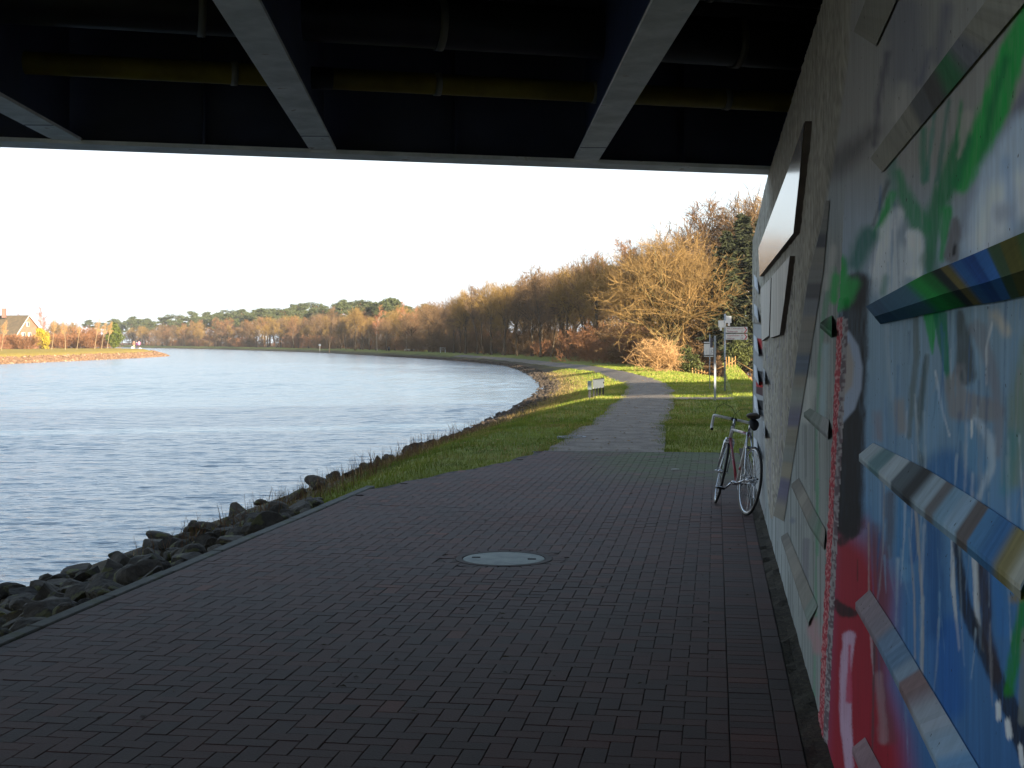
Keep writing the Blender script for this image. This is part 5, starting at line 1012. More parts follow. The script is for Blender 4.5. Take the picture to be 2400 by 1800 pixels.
# walkers on the opposite bank
def person(name, loc, rz, h, coat, legs, hair, label, stride):
    s = h / 1.72; e = empty(name, loc, rz, label=label, cat='person')
    J = {'pel': (0, 0, .95), 'ch': (0, -.01, 1.28), 'nk': (0, 0, 1.48), 'hd': (0, -.02, 1.60), 'tp': (0, -.01, 1.70), 'hl': (.09, 0, .90), 'kl': (.10, -.05 - stride, .50), 'al': (.10, .05 - stride, .08), 'tl': (.10, -.10 - stride, .03),
         'hrr': (-.09, 0, .90), 'kr': (-.10, .02 + stride * .6, .50), 'ar': (-.10, .16 + stride, .10), 'tr': (-.10, .03 + stride, .03), 'sl': (.19, 0, 1.42), 'el': (.25, .05, 1.14), 'wl': (.24, -.10, .94), 'fl': (.23, -.15, .86), 'sr': (-.19, 0, 1.42), 'er': (-.25, .05, 1.14), 'wr': (-.24, -.10, .94), 'fr': (-.23, -.15, .86)}
    Rr = {'pel': .15, 'ch': .17, 'nk': .065, 'hd': .10, 'tp': .07, 'hl': .10, 'kl': .065, 'al': .045, 'tl': .04, 'hrr': .10, 'kr': .065, 'ar': .045, 'tr': .04, 'sl': .075, 'el': .055, 'wl': .04, 'fl': .035, 'sr': .075, 'er': .055, 'wr': .04, 'fr': .035}
    ed = [('pel', 'ch'), ('ch', 'nk'), ('nk', 'hd'), ('hd', 'tp'), ('pel', 'hl'), ('hl', 'kl'), ('kl', 'al'), ('al', 'tl'), ('pel', 'hrr'), ('hrr', 'kr'), ('kr', 'ar'), ('ar', 'tr'), ('ch', 'sl'), ('sl', 'el'), ('el', 'wl'), ('wl', 'fl'), ('ch', 'sr'), ('sr', 'er'), ('er', 'wr'), ('wr', 'fr')]
    ks = list(J); me = bpy.data.meshes.new('body'); me.from_pydata([tuple(c * s for c in J[k]) for k in ks], [(ks.index(a), ks.index(b)) for a, b in ed], [])
    o = obj('body', me, e); o.modifiers.new('skin', 'SKIN'); o.modifiers.new('sub', 'SUBSURF').levels = 1
    for k, d in zip(ks, me.skin_vertices[0].data): d.radius = (Rr[k] * s, Rr[k] * s); d.use_root = (k == 'pel')
    m = bpy.data.materials.new('clothes_' + name); m.use_nodes = True; n, l = m.node_tree.nodes, m.node_tree.links; t = n.new('ShaderNodeTexCoord'); sx = n.new('ShaderNodeSeparateXYZ'); l.new(t.outputs['Object'], sx.inputs[0])
    ra = n.new('ShaderNodeValToRGB'); ra.color_ramp.interpolation = 'CONSTANT'; dv = n.new('ShaderNodeMath'); dv.operation = 'DIVIDE'; dv.inputs[1].default_value = h; l.new(sx.outputs['Z'], dv.inputs[0]); l.new(dv.outputs[0], ra.inputs['Fac'])
    E_ = ra.color_ramp.elements; E_[0].position = 0; E_[0].color = (.03, .03, .03, 1); E_[1].position = .06; E_[1].color = (*legs, 1)
    for p_, c in ((.5, coat), (.865, L(206, 160, 136)), (.95, hair)): x = E_.new(p_); x.color = (*c, 1)
    l.new(ra.outputs['Color'], n['Principled BSDF'].inputs['Base Color']); n['Principled BSDF'].inputs['Roughness'].default_value = .85; me.materials.append(m)
    return e
for u, v0, h, co, lg, ha, lb, stp, rz in ((314, 814.5, 1.68, L(128, 92, 74), L(178, 150, 120), L(220, 190, 150), 'walker in a brown jacket and pale trousers on the opposite bank', .12, .5), (320, 815, 1.5, L(86, 52, 96), L(60, 50, 74), L(40, 30, 34), 'smaller walker in dark purple between the other two', .05, 2.6), (326, 816.5, 1.72, L(206, 124, 172), L(70, 50, 54), L(50, 34, 30), 'walker in a bright pink jacket on the opposite bank', .15, -2.4)):
    w = at(u, v0, 290); person('person', (w.x, w.y, zt(w.x, w.y) + .0), rz, h, co, lg, ha, lb, stp)
# ---------------------------------------------------------------- trees
def tubes_np(branches, n):
    V, Fc, base = [], [], 0; ang = np.arange(n) * 2 * math.pi / n; ca_, sa_ = np.cos(ang), np.sin(ang)
    for pts, rs in branches:
        k = len(pts); t = np.gradient(pts, axis=0); t /= np.linalg.norm(t, axis=1)[:, None] + 1e-9
        a = np.where(np.abs(t[:, 2:3]) < .9, np.array([[0, 0, 1.0]]), np.array([[1.0, 0, 0]])); u = np.cross(t, a); u /= np.linalg.norm(u, axis=1)[:, None] + 1e-9; w = np.cross(t, u)
        V.append((pts[:, None, :] + (u[:, None, :] * ca_[None, :, None] + w[:, None, :] * sa_[None, :, None]) * rs[:, None, None]).reshape(-1, 3))
        i = np.arange(k - 1)[:, None] * n; j = np.arange(n)[None, :]; j2 = (j + 1) % n
        Fc.append(np.stack([i + j, i + j2, i + n + j2, i + n + j], -1).reshape(-1, 4) + base); base += k * n
    return np.vstack(V), np.vstack(Fc)
def tris_np(tw):
    """tw: (n,7) start xyz, end xyz, width -> thin triangles"""
    tw = np.asarray(tw); a, b, w = tw[:, :3], tw[:, 3:6], tw[:, 6]; r = np.random.default_rng(1); d = b - a; x = np.cross(d, r.normal(size=d.shape)); x /= np.linalg.norm(x, axis=1)[:, None] + 1e-9; x *= w[:, None] / 2
    v = np.stack([a - x, a + x, b], 1).reshape(-1, 3); return v, np.arange(len(v)).reshape(-1, 3)
def unit(v): return v / (np.linalg.norm(v) + 1e-9)
def tilt(d, ang, r):
    a = unit(np.cross(d, r.normal(size=3))); return unit(d * math.cos(ang) + a * math.sin(ang))
def bare_tree(seed, Ht, trunk, n1, n2, n3, n4, a1, l1, r0, tw, droop=0.0, up=.25, start=.25, multi=1, wob=.10):
    """trunk: share of the height with a clear main stem"""
    r = np.random.default_rng(seed); thick, thin, twigs = [], [], []
    def limb(p, d, ln, rad, lev, k=5):
        pts = [p]; dd = d.copy()
        for _ in range(k):
            dd = unit(dd + r.normal(0, wob * (1 + .6 * lev), 3) + np.array([0, 0, up * .25 * (1 if lev < 3 else .5) - droop * (lev >= 3)])); pts.append(pts[-1] + dd * ln / k)
        return np.array(pts), np.linspace(rad, rad * (.35 if lev else .3), k + 1)
    def at_(pts, t): f = t * (len(pts) - 1); i = min(int(f), len(pts) - 2); return pts[i] * (1 - f + i) + pts[i + 1] * (f - i), unit(pts[i + 1] - pts[i])
    for m in range(multi):
        off = np.append(np.clip(r.normal(0, .16 * Ht, 2), -.36 * Ht, .36 * Ht), 0) if multi > 1 else np.zeros(3)
        T, tr = limb(off + np.array([0, 0, -.2]), unit(np.array([r.normal(0, .05 + .18 * (multi > 1)) + off[0] * 1.5 / Ht, r.normal(0, .05 + .18 * (multi > 1)) + off[1] * 1.5 / Ht, 1])), Ht * trunk, r0 * r.uniform(.8, 1), 0, 8); tr[0] *= 1.35; thick.append((T, tr))
        for i in range(n1):
            t = start + (1 - start) * (i + r.random()) / n1; p, d = at_(T, min(t, .999)); ang = a1 * r.uniform(.65, 1.25) * (1.1 - .45 * t); ln = Ht * l1 * (1.15 - .5 * t) * r.uniform(.75, 1.2); rad = np.interp(t, np.linspace(0, 1, len(tr)), tr) * .62
            B1, br = limb(p, tilt(d, ang, r), ln, rad, 1, 6); thick.append((B1, br))
            for j in range(n2):
                t2 = .22 + .78 * (j + r.random()) / n2; p2, d2 = at_(B1, min(t2, .999)); B2, br2 = limb(p2, tilt(d2, r.uniform(.5, 1.0), r), ln * r.uniform(.32, .55) * (1.15 - .5 * t2), max(.010, br[0] * .45 * (1.1 - .6 * t2)), 2, 4); thin.append((B2, br2))
                for k in range(n3):
                    t3 = .2 + .8 * (k + r.random()) / n3; p3, d3 = at_(B2, min(t3, .999)); l3 = ln * .24 * r.uniform(.6, 1.3); d3 = unit(tilt(d3, r.uniform(.4, 1.0), r) + np.array([0, 0, up * .4 - droop])); mid = p3 + d3 * l3 * .5; e3 = mid + unit(d3 + r.normal(0, .22, 3) + np.array([0, 0, up * .3 - droop])) * l3 * .5
                    twigs.append((*p3, *mid, tw * 1.6)); twigs.append((*(p3 * .12 + mid * .88), *e3, tw * 1.3))
                    for q in range(n4):
                        s = r.uniform(.15, 1.0); c = p3 * (1 - 2 * s) + mid * 2 * s if s < .5 else mid * (2 - 2 * s) + e3 * (2 * s - 1); d4 = unit(tilt(d3, r.uniform(.35, 1.0), r) + np.array([0, 0, up * .35 - droop * 1.5])); twigs.append((*c, *(c + d4 * l3 * r.uniform(.3, .8)), tw))
    V1, F1 = tubes_np(thick, 6); V2, F2 = tubes_np(thin, 3) if thin else (np.zeros((0, 3)), np.zeros((0, 4), int)); V3, F3 = tris_np(twigs)
    return (V1, F1), (V2, F2), (V3, F3)
def dome_tree(seed, Ht, rx, c0, rz, base, nl, ns, nt, ntw, r0, tw, low=.08):
    """bare tree whose limbs fill a rounded crown: radius rx, centre height c0, half height rz, limbs leave the stem from low to base"""
    r = np.random.default_rng(seed); thick, thin, twigs = [], [], []
    top = c0 + rz * .35; T = np.array([[r.normal(0, .02) * k, r.normal(0, .02) * k, -.2 + (top + .2) * k / 7] for k in range(8)]); trr = np.linspace(r0, r0 * .22, 8); trr[0] *= 1.3; thick.append((T, trr))
    def surf(f):
        d = r.normal(size=3); d[2] = abs(d[2]) * 1.1 - .55; d = unit(d); k_ = 1 + .10 * math.sin(3 * math.atan2(d[1], d[0]) + seed) + r.normal(0, .05); return np.array([0, 0, c0]) + d * np.array([rx, rx, rz]) * f * k_, d
    def curve(a, b, lift, k=6):
        m = (a * .55 + b * .45) + np.array([0, 0, lift]); t = np.linspace(0, 1, k)[:, None]; p = a * (1 - t) ** 2 + 2 * m * t * (1 - t) + b * t ** 2; p[1:-1] += r.normal(0, .018 * Ht * .35, (k - 2, 3)); return p
    for i in range(nl):
        e, d = surf(r.uniform(.55, .85)); h0 = low * Ht + (base - low) * Ht * r.random() if e[2] < c0 else (low + base) / 2 * Ht + r.random() * (top * .7 - (low + base) / 2 * Ht); f = min(h0 / top * 7, 6.99); k = int(f); a = T[k] * (1 - f + k) + T[k + 1] * (f - k)
        B = curve(a, e, np.linalg.norm(e - a) * -.02 + (.04 * Ht if e[2] > a[2] else .02 * Ht), 7); br = np.linspace(r0 * .42, r0 * .09, 7); thick.append((B, br))
        for j in range(ns):
            t = r.uniform(.3, 1.0); f = t * 5.99; k = int(f); a2 = B[k] * (1 - f + k) + B[k + 1] * (f - k); od = unit((e - np.array([0, 0, c0 - .25 * rz])) / np.array([rx, rx, rz]) + r.normal(0, .55, 3)); e2 = np.array([0, 0, c0]) + od * np.array([rx, rx, rz]) * r.uniform(.72, 1.0)
            if np.linalg.norm(e2 - a2) > .42 * Ht: e2 = a2 + unit(e2 - a2) * .42 * Ht * r.uniform(.6, 1)
            B2 = curve(a2, e2, .015 * Ht, 5); thin.append((B2, np.linspace(max(.012, r0 * .13), .008, 5)))
            for q in range(nt):
                t = r.uniform(.2, 1.0); f = t * 3.99; k = int(f); p = B2[k] * (1 - f + k) + B2[k + 1] * (f - k); dd = unit(unit(B2[k + 1] - B2[k]) * .9 + r.normal(0, .5, 3) + np.array([0, 0, .22])); l3 = Ht * .085 * r.uniform(.5, 1.3); e3 = p + dd * l3; twigs.append((*p, *e3, tw * 1.5))
                for w in range(ntw):
                    s_ = r.random(); c = p + dd * l3 * s_; d4 = unit(dd + r.normal(0, .55, 3) + np.array([0, 0, .12])); twigs.append((*c, *(c + d4 * l3 * r.uniform(.35, .8)), tw))
    V1, F1 = tubes_np(thick, 6); V2, F2 = tubes_np(thin, 3); V3, F3 = tris_np(twigs); return (V1, F1), (V2, F2), (V3, F3)
def two_mesh(name, parts, mtrunk, mcrown):
    (V1, F1), (V2, F2), (V3, F3) = parts
    t = mesh_np(name + '_trunk', V1, F1, [mtrunk], True)
    V = np.vstack([V2, V3]); me = bpy.data.meshes.new(name + '_crown'); nf4, nf3 = len(F2), len(F3)
    me.vertices.add(len(V)); me.vertices.foreach_set('co', V.astype(np.float32).ravel()); li = np.concatenate([F2.ravel(), (F3 + len(V2)).ravel()]).astype(np.int32)
    me.loops.add(len(li)); me.loops.foreach_set('vertex_index', li); me.polygons.add(nf4 + nf3); me.polygons.foreach_set('loop_start', np.concatenate([np.arange(nf4) * 4, nf4 * 4 + np.arange(nf3) * 3]).astype(np.int32)); me.update(calc_edges=True); me.materials.append(mcrown)
    return t, me
M_BARK = material('bark_brown', L(87, 73, 55), .95, L(66, 54, 41), scale=2.5, stretch=(1, 1, .3), rand=.15); M_BARKO = material('bark_olive', L(108, 95, 57), .95, L(87, 75, 45), scale=2.5, rand=.1); M_BARKR = material('bark_pine_red', L(133, 88, 57), .95, L(97, 68, 50), scale=1.5, rand=.15); M_BARKB = material('bark_birch', L(173, 163, 146), .85, L(126, 110, 95), scale=2.0, stretch=(1, 1, 2.5), rand=.05)
M_TW = [material('twigs_brown', L(117, 91, 60), .95, L(97, 75, 50), scale=.8, rand=.14), material('twigs_russet', L(130, 94, 60), .95, L(108, 78, 52), scale=.8, rand=.14), material('twigs_olive', L(137, 109, 57), .95, L(112, 88, 46), scale=.8, rand=.12), material('twigs_grey', L(116, 91, 65), .95, L(97, 77, 55), scale=.8, rand=.12)]
M_TWB = material('twigs_birch', L(162, 109, 72), .95, L(139, 91, 62), scale=.8, rand=.08); M_TWO = material('twigs_gold', L(140, 110, 64), .95, L(115, 92, 54), scale=.5, rand=.05); M_TWR = material('twigs_red', L(145, 101, 68), .95, L(120, 86, 58), scale=.6, rand=.12); M_TWS = material('twigs_straw', L(182, 144, 96), .95, L(152, 118, 78), scale=.7, rand=.08)
M_NEED = material('pine_needles', L(80, 86, 50), .9, L(58, 66, 40), scale=.7, rand=.12); M_SPR = material('spruce_needles', L(58, 62, 34), .9, L(36, 40, 24), scale=.8, rand=.12); M_LEAF = material('evergreen_leaves', L(84, 88, 40), .8, L(54, 60, 30), scale=1.5, rand=.1); M_YEW = material('golden_leaves', L(173, 151, 38), .8, L(143, 124, 34), scale=1.5)
PROTO = {}
PROTO['oak'] = two_mesh('oak', dome_tree(3, 10, 4.9, 5.4, 4.7, .34, 46, 11, 11, 5, .22, .017), M_BARKO, M_TWO)
for k in range(4): PROTO['tall%d' % k] = two_mesh('tall', bare_tree(20 + k, 11, .93, 15, 7, 6, 7, .85, .27, .16, .030, up=.55, start=.26 + .05 * k), M_BARK, M_TW[k])
for k in range(3): PROTO['round%d' % k] = two_mesh('round', dome_tree(44 + k, 10, 2.5 + .3 * k, 6.2, 3.8, .6, 20, 7, 8, 4, .17, .026, low=.26), M_BARK, M_TW[(2, 0, 3)[k]])
PROTO['birch'] = two_mesh('birch', bare_tree(60, 12, .97, 15, 8, 6, 7, .62, .24, .12, .030, droop=.22, up=.7, start=.3), M_BARKB, M_TWB)
PROTO['young'] = two_mesh('young', bare_tree(62, 6, .95, 14, 6, 5, 6, .85, .24, .085, .022, up=.5, start=.55, wob=.03), material('young_bark', L(136, 118, 88), .9), M_TWS)
PROTO['bush0'] = two_mesh('bush', dome_tree(7, 2.6, 1.75, .85, 1.65, .10, 70, 6, 6, 3, .030, .010, low=.01), M_TWS, M_TWS)
PROTO['bush1'] = two_mesh('bush', bare_tree(71, 2.4, .8, 5, 4, 4, 5, .7, .45, .02, .020, up=.4, start=.05, multi=18, wob=.16), M_TWR, M_TWR)
PROTO['bush2'] = two_mesh('bush', bare_tree(72, 2.4, .8, 5, 4, 4, 5, .7, .45, .02, .022, up=.4, start=.05, multi=18, wob=.16), M_TW[0], M_TW[0])
def clump_mesh(name, clumps, nper, size, seed, mat, flat=.6, asp=.45):
    r = np.random.default_rng(seed); V = []
    for (c, rad) in clumps:
        d = r.normal(size=(nper, 3)); d /= np.linalg.norm(d, axis=1)[:, None]; p = np.array(c) + d * (rad * r.random((nper, 1)) ** .45) * np.array([1, 1, flat])
        o1 = r.normal(size=(nper, 3)) + d * .6; o1 /= np.linalg.norm(o1, axis=1)[:, None]; o2 = np.cross(o1, r.normal(size=(nper, 3))); o2 /= np.linalg.norm(o2, axis=1)[:, None]; s = size * r.uniform(.6, 1.4, (nper, 1))
        V.append(np.stack([p - o2 * s * asp, p + o2 * s * asp, p + o1 * s], 1).reshape(-1, 3))
    V = np.vstack(V); return mesh_np(name, V, np.arange(len(V)).reshape(-1, 3), [mat])
def pine(seed, Ht=14):
    r = np.random.default_rng(seed); br = []; cl = []; T = np.array([[r.normal(0, .08) * k, r.normal(0, .08) * k, Ht * .92 * k / 7] for k in range(8)]); T[0, 2] = -.3; br.append((T, np.linspace(.2, .07, 8)))
    for i in range(16):
        t = r.uniform(.52, 1.0); f = t * 7; k = min(int(f), 6); p = T[k] * (1 - f + k) + T[k + 1] * (f - k); a = r.uniform(0, 6.28); ln = Ht * r.uniform(.10, .24) * (1.25 - .5 * t); e = p + np.array([math.cos(a) * ln, math.sin(a) * ln, ln * r.uniform(.15, .55)]); br.append((np.array([p, (p + e) / 2 + np.array([0, 0, -.1]), e]), np.array([.06, .045, .02])))
        for _ in range(4): cl.append((e + r.normal(0, .45, 3) * np.array([1, 1, .5]), r.uniform(.5, 1.05)))
        cl.append(((p + e) / 2 + np.array([0, 0, .3]), r.uniform(.4, .8)))
    for _ in range(5): cl.append((T[-1] + r.normal(0, .6, 3) * np.array([1, 1, .5]), r.uniform(.6, 1.1)))
    return mesh_np('pine_trunk', *tubes_np(br, 6), [M_BARKR], True), clump_mesh('pine_crown', cl, 60, .30, seed, M_NEED, .55)
for k in range(3): PROTO['pine%d' % k] = pine(80 + k)
def spruce(seed, Ht, wid, mat, droopy=.25, base=.10, dens=1.0, size=.30):
    r = np.random.default_rng(seed); br = [(np.array([[0, 0, -.3], [0, 0, Ht * .5], [0, 0, Ht]]), np.array([.22, .14, .02]) * Ht / 13)]; V = []
    n = int(260 * dens)
    for i in range(n):
        t = base + (1 - base) * (i + r.random()) / n; ln = wid * (1 - t) ** .8 * r.uniform(.45, 1.15) + .15; a = r.uniform(0, 6.28); k = 5; p = np.array([0, 0, Ht * t]); d = np.array([math.cos(a), math.sin(a), .25 - droopy]); pts = [p]
        for j in range(k): pts.append(pts[-1] + d * ln / k); d = d + np.array([0, 0, -.06 if j < 3 else .1])
        pts = np.array(pts); br.append((pts, np.linspace(.025, .006, k + 1))); m = int(16 + 30 * ln)
        s = r.random(m) ** .7; ps = np.array([np.interp(s, np.linspace(0, 1, k + 1), pts[:, q]) for q in range(3)]).T; sd = np.array([-math.sin(a), math.cos(a), 0]); o1 = sd * r.choice([-1, 1], m)[:, None] * r.uniform(.4, 1, (m, 1)) + np.array([math.cos(a), math.sin(a), 0]) * .5 + np.array([0, 0, -.35]) + r.normal(0, .25, (m, 3)); o1 /= np.linalg.norm(o1, axis=1)[:, None]; o2 = np.cross(o1, r.normal(size=(m, 3))); o2 /= np.linalg.norm(o2, axis=1)[:, None]; sz = size * r.uniform(.6, 1.5, (m, 1))
        V.append(np.stack([ps - o2 * sz * .30, ps + o2 * sz * .30, ps + o1 * sz * 1.5], 1).reshape(-1, 3))
    V = np.vstack(V); return mesh_np('spruce_trunk', *tubes_np(br, 5), [M_BARK], True), mesh_np('spruce_crown', V, np.arange(len(V)).reshape(-1, 3), [mat])
PROTO['spruce0'] = spruce(90, 13, 3.1, M_SPR); PROTO['spruce1'] = spruce(91, 13, 2.6, M_SPR, .32); PROTO['cypress'] = spruce(92, 6, 1.9, material('cypress_green', L(100, 106, 40), .9, L(64, 78, 32), scale=1.2), -.9, .03, 1.1, .34)
def shrub(seed, mat):
    r = np.random.default_rng(seed); br = []; cl = []
    for i in range(9): a = r.uniform(0, 6.28); e = np.array([math.cos(a) * r.uniform(.2, .8), math.sin(a) * r.uniform(.2, .8), r.uniform(.6, 2.0)]); br.append((np.array([[0, 0, -.1], e * .5, e]), np.array([.04, .03, .012]))); cl.append((e, r.uniform(.3, .6))); cl.append((e * .6, r.uniform(.3, .55)))
    return mesh_np('shrub_stem', *tubes_np(br, 5), [M_BARK], True), clump_mesh('shrub_leaves', cl, 220, .12, seed, mat, .9)
PROTO['ivy'] = shrub(95, M_LEAF); PROTO['golden'] = shrub(96, M_YEW)
BASEH = {'oak': 10, 'round': 9, 'tall': 11, 'birch': 12, 'young': 6, 'bush': 2.6, 'pine': 14, 'spruce': 13, 'cypress': 6, 'ivy': 2.3, 'golden': 2.3}
rt = random.Random(5)
ZREAL = {k: max(float(max(v.co.z for v in PROTO[k][0].vertices)), float(max(v.co.z for v in PROTO[k][1].vertices))) for k in PROTO}
def plant(kind, name, x, y, h, label, cat, group=None, wide=1.0, rz=None, z=None):
    s = h / ZREAL[kind]; e = bpy.data.objects.new(name, None); e.empty_display_size = .2; link(e); e.location = (x, y, (zt(x, y) if z is None else z)); e.rotation_euler = (0, 0, rt.uniform(0, 6.28) if rz is None else rz); e.scale = (s * wide, s * wide, s); tag(e, label, cat, group)
    a, b = PROTO[kind]; bushy = cat == 'bush'
    oa = link(bpy.data.objects.new('stems' if bushy else 'trunk', a), e); ob = link(bpy.data.objects.new('twigs' if bushy else 'crown', b), e)
    if bushy: tag(oa, kind='stuff'); tag(ob, kind='stuff')
    return e
def pxy(u, Y): return (u - CX) / F * Y, Y
# the big tree, the bushes and the evergreens right of the path
plant('oak', 'bare_tree', *pxy(1568, 105), 11.6, 'big rounded golden bare tree behind the straw coloured bush', 'tree', wide=1.12, rz=.6)
x, y = pxy(1536, 89); plant('bush0', 'bare_bush', x, y, 2.75, 'large straw coloured twiggy bush at the right edge of the path', 'bush', wide=1.25, rz=1.0)
for u, Y, h, kd, lb in ((1412, 128, 2.6, 'bush1', 'orange twiggy bush lit by the sun left of the dark gap'), (1446, 122, 2.3, 'bush2', 'dark shaded bush between the orange bush and the straw bush'), (1366, 140, 3.4, 'bush1', 'tall reddish bush where the path bends out of sight'), (1284, 181, 2.6, 'bush1', 'low orange brown bush in front of the dark tree row'), (1240, 186, 2.4, 'bush2', 'dull brown bush left of the low orange bush'), (1430, 140, 4.4, 'bush1', 'russet thicket rising behind the dark shaded bush')):
    x, y = pxy(u, Y); plant(kd, 'bare_bush', x, y, h, lb, 'bush', wide=1.1)
x, y = pxy(1618, 93); plant('ivy', 'ivy_shrub', x, y, 2.2, 'yellow green leafy shrub right of the straw bush', 'shrub')
x, y = pxy(1728, 96); plant('ivy', 'ivy_shrub', x, y, 2.3, 'leafy green shrub at the fence behind the signpost arms', 'shrub', wide=1.2)
for u, Y, h, kd, w, lb in ((1662, 112, 8.2, 'spruce1', 1.0, 'dark spruce close to the right of the big golden tree'), (1704, 104, 10.2, 'spruce0', 1.0, 'dark spruce behind the tall signpost'), (1742, 112, 13.6, 'spruce0', 1.0, 'tallest spruce beside the end of the concrete wall'), (1790, 108, 13.0, 'spruce1', 1.1, 'spruce half hidden by the concrete wall'), (1682, 128, 11.5, 'spruce1', 1.1, 'far spruce between the signpost and the big tree')):
    x, y = pxy(u, Y); plant(kd, 'spruce_tree', x, y, h, lb, 'tree', wide=w)
for k, (u, Y, h) in enumerate(((1610, 132, 15.4), (1660, 138, 17.4), (1716, 134, 18.2), (1765, 138, 19.4), (1560, 140, 14.4), (1500, 138, 13.4), (1820, 130, 18.6))):
    x, y = pxy(u, Y); plant(('round2', 'tall1', 'round1', 'round0')[k % 4], 'bare_tree', x, y, h, 'tall bare tree rising behind the big golden tree and the spruces', 'tree', 'tall trees behind the big tree', wide=1.35)
for k, (u, Y, h, kd) in enumerate(((1590, 118, 3.6, 'bush2'), (1626, 120, 6.4, 'bush2'), (1618, 128, 7.0, 'bush2'), (1612, 112, 4.6, 'bush2'), (1640, 106, 3.8, 'bush2'), (1672, 114, 4.8, 'bush2'), (1705, 118, 4.4, 'bush2'), (1735, 110, 4.0, 'bush2'), (1760, 112, 5.0, 'bush2'), (1500, 124, 4.4, 'bush1'), (1540, 126, 4.8, 'bush2'), (1465, 128, 4.6, 'bush2'))):
    x, y = pxy(u, Y); plant(kd, 'undergrowth_bush', x, y, h, 'brown undergrowth bush in the shade between the golden tree and the wall', 'bush', 'undergrowth right of the path', wide=1.35)
# rows of bare trees along the curving right bank
def shore_pos(Y, off):
    k = max(0, int(np.searchsorted(RSH[:, 1], Y)) - 1); a, b = RSH[k], RSH[k + 1]; f = (Y - a[1]) / (b[1] - a[1]); c = a * (1 - f) + b * f; d = unit(b - a); return c + np.array([d[1], -d[0]]) * off
def row(y0, y1, step, off, joff, kinds, hmin, hmax, name, label, cat, group, wide=1.0, grow=0.0):
    Y = y0
    while Y < y1:
        c = shore_pos(Y + rt.uniform(-.3, .3) * step, off + rt.uniform(-joff, joff)); u = CX + F * c[0] / c[1]
        if 100 < u < 1520: plant(rt.choice(kinds), name, float(c[0]), float(c[1]), rt.uniform(hmin, hmax) * (1 - .16 * float(sm(195, 250, np.float64(Y))) * (Y < 256)), label, cat, group, wide=wide * rt.uniform(.85, 1.2))
        Y += step * rt.uniform(.7, 1.3) * (1 + grow * (Y - y0))
row(150, 242, 5.0, 8.5, 1.2, ['tall0', 'round1', 'round2', 'tall3', 'round0'], 10.6, 12.8, 'bare_tree', 'slender bare tree in the front row along the right bank', 'tree', 'front row of trees on the right bank')
row(124, 246, 5.0, 15, 2.5, ['round2', 'tall1', 'round1', 'round0'], 11.5, 14.0, 'bare_tree', 'bare tree in the second row of the wood on the right bank', 'tree', 'second row of trees on the right bank', 1.2)
row(122, 252, 5.5, 24, 4, ['tall1', 'round2', 'round1', 'pine0', 'round0'], 12.5, 15.0, 'bare_tree', 'tall tree deep in the wood on the right bank', 'tree', 'deep trees of the right bank wood', 1.3)
row(120, 225, 8.0, 36, 5, ['tall1', 'tall2', 'pine1', 'spruce1'], 12.0, 15.0, 'bare_tree', 'tree far back in the wood behind the right bank rows', 'tree', 'far back trees of the right bank wood', 1.4)
row(112, 205, 9.0, 50, 6, ['tall0', 'pine2', 'spruce0', 'tall3'], 12.5, 16.0, 'bare_tree', 'tree at the very back of the right bank wood', 'tree', 'backmost trees of the right bank wood', 1.5)
row(132, 262, 4.2, 13.5, 2.5, ['bush2', 'bush2', 'bush1', 'bush2'], 3.2, 5.2, 'undergrowth_bush', 'brown undergrowth bush between the trunks of the right bank wood', 'bush', 'undergrowth of the right bank wood', 1.3)
row(126, 268, 4.2, 22, 4, ['bush2'], 4.0, 6.5, 'undergrowth_bush', 'tall brown undergrowth bush deep in the right bank wood', 'bush', 'deep undergrowth of the right bank wood', 1.5)
# the far bend
for u, Y, h, kd, lb in ((772, 330, 11.6, 'tall3', 'tall pale bare tree standing alone on the far shore'), (832, 318, 11.2, 'round0', 'open bare tree right of the lone pale tree on the far shore'), (884, 300, 10.4, 'birch', 'slim white birch on the far bend'), (952, 282, 10.6, 'birch', 'tall white stemmed birch before the white house'), (974, 292, 9.6, 'birch', 'leaning birch at the corner of the white house'), (1016, 262, 10.6, 'round1', 'grey bare tree at the left end of the dark row')):
    x, y = pxy(u, Y); plant(kd, 'bare_tree' if kd != 'birch' else 'birch_tree', x, y, h, lb, 'tree')
for u, Y, h in ((868, 345, 11.2), (905, 338, 12.4), (925, 342, 13.0), (958, 350, 11.4), (985, 345, 10.0), (842, 352, 10.8)):
    x, y = pxy(u, Y); plant(rt.choice(['pine0', 'pine1', 'pine2']), 'pine_tree', x, y, h, 'dark green pine behind the birches of the far bend', 'tree', 'pines behind the birches')
row(248, 640, 8.5, 9, 2, ['tall0', 'tall1', 'round0', 'round1', 'tall2'], 7.5, 10.0, 'bare_tree', 'bare brown tree in the front row of the far shore wood', 'tree', 'front row of the far shore wood', 1.3, .0018)
row(250, 680, 6.5, 17, 4, ['round0', 'round1', 'round2', 'tall1'], 9.5, 12.0, 'bare_tree', 'bare brown tree in the second row of the far shore wood', 'tree', 'second row of the far shore wood', 1.5, .002)
row(250, 620, 8.0, 13, 4, ['bush2', 'bush1', 'bush2'], 3.0, 4.8, 'undergrowth_bush', 'brown undergrowth bush along the far shore wood', 'bush', 'undergrowth of the far shore wood', 1.7, .002)
row(380, 760, 9.0, 30, 8, ['pine0', 'pine1', 'pine2'], 12.0, 15.0, 'pine_tree', 'dark green pine rising over the brown wood of the far shore', 'tree', 'pines of the far shore wood', 1.25, .0008)
row(420, 780, 10.0, 48, 8, ['pine0', 'pine1', 'pine2'], 14.0, 17.5, 'pine_tree', 'tall pine at the back of the far shore wood', 'tree', 'back row pines of the far shore wood', 1.3, .0008)
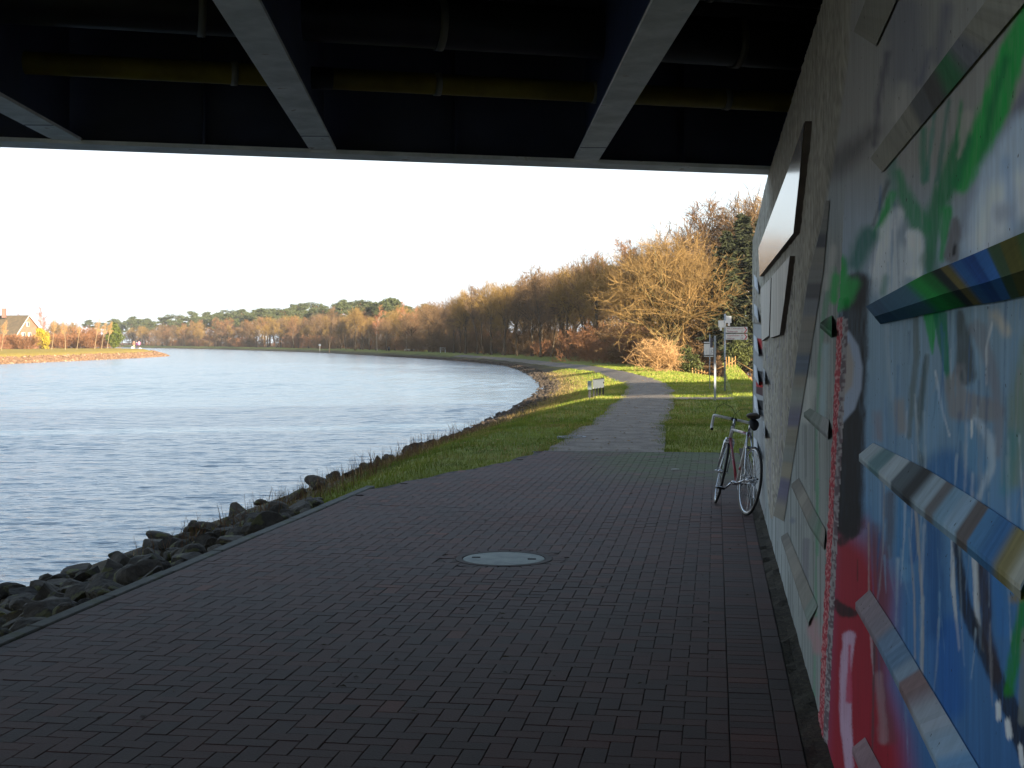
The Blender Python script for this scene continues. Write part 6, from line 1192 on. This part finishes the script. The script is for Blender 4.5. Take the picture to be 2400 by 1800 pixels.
row(300, 780, 9.0, 26, 4, ['round0', 'round1', 'bush2'], 7.0, 9.5, 'bare_tree', 'low bare tree deep in the far shore wood', 'tree', 'deep trees of the far shore wood', 1.7, .001)
# the opposite bank below the house
for u, v, h, lb in ((3, 822, 5.4, 'young tree with pale stem at the left edge below the house'), (121, 819, 6.2, 'young tree with the thickest pale stem right of the golden shrub'), (153, 819.5, 5.8, 'young pale stemmed tree second from the golden shrub'), (180, 818.8, 5.2, 'thin young tree in the middle of the bank row'), (222, 818, 6.6, 'tall young tree with forked pale crown'), (238, 817.5, 6.0, 'very slim young tree left of the green cypress'), (251, 817, 6.2, 'slim young tree touching the green cypress')):
    w = gp(u, v, .1); plant('young', 'young_tree', w.x, w.y, h, lb, 'tree')
x, y = pxy(268, 305); plant('cypress', 'cypress_tree', x, y, 6.0, 'pointed green cypress at the end of the opposite bank', 'tree')
x, y = pxy(98, 290); plant('golden', 'golden_shrub', x, y, 4.6, 'bright yellow shrub beside the brick house', 'shrub', wide=.85)
x, y = pxy(99, 330); plant('birch', 'bare_tree', x, y, 10.4, 'tall faint bare tree behind the right side of the house', 'tree')
for k, (u, Y, h, kd) in enumerate(((20, 282, 3.6, 'bush1'), (45, 285, 3.2, 'bush2'), (62, 280, 3.4, 'bush1'), (80, 288, 3.0, 'bush2'), (136, 312, 3.6, 'bush1'), (158, 318, 4.2, 'bush1'), (178, 312, 3.6, 'bush1'), (200, 316, 5.6, 'bush1'), (214, 308, 4.0, 'bush1'), (234, 318, 3.4, 'bush1'), (168, 325, 5.2, 'bush2'), (128, 330, 5.5, 'bush2'), (110, 322, 4.2, 'bush2'))):
    x, y = pxy(u, Y); plant(kd, 'garden_bush', x, y, h, 'reddish bare garden bush in the hedge of the opposite bank', 'bush', 'garden bushes on the opposite bank', wide=1.5)
for k, (u, Y, h) in enumerate(((128, 345, 7.6), (150, 350, 7.0), (172, 355, 7.4))):
    x, y = pxy(u, Y); plant('round%d' % (k % 2), 'bare_tree', x, y, h, 'rounded bare tree behind the young trees of the opposite bank', 'tree', 'rounded trees behind the young trees', wide=1.2)

# tell the members of the groups apart by their place in the row
ORD = 'first second third fourth fifth sixth seventh eighth ninth tenth eleventh twelfth thirteenth fourteenth fifteenth sixteenth seventeenth eighteenth nineteenth twentieth'.split()
ORD += ['twenty-' + w for w in ORD[:9]] + ['thirtieth'] + ['thirty-' + w for w in ORD[:9]] + ['fortieth'] + ['forty-' + w for w in ORD[:9]]
groups_ = {}
for o in COL.objects:
    if o.get('group') and o.get('category') in ('tree', 'bush'): groups_.setdefault(o['group'], []).append(o)
for mem in groups_.values():
    mem.sort(key=lambda o: o.location.x / o.location.y)
    for k, o in enumerate(mem):
        if k < len(ORD):
            lb = o['label'].replace(' the ', ' ') if len(o['label'].split()) > 12 else o['label']
            o['label'] = lb + ', ' + ORD[k] + (' from the left' if len(lb.split()) < 13 else ' from left')

# ---------------------------------------------------------------- air
hz = MB().box((0, 780, 8.9), (3200, 1900, 25.8)).build('haze', []); tag(hz, 'thin winter haze over the canal', 'haze', kind='stuff')
M_HAZE = bpy.data.materials.new('haze_air'); M_HAZE.use_nodes = True; hn, hl = M_HAZE.node_tree.nodes, M_HAZE.node_tree.links; hn.clear()
ho = hn.new('ShaderNodeOutputMaterial'); hv = hn.new('ShaderNodeVolumePrincipled'); hv.inputs['Color'].default_value = (.86, .92, 1.0, 1); hv.inputs['Density'].default_value = .00014; hv.inputs['Anisotropy'].default_value = 0.0; hl.new(hv.outputs['Volume'], ho.inputs['Volume'])
hz.data.materials.clear(); hz.data.materials.append(M_HAZE)
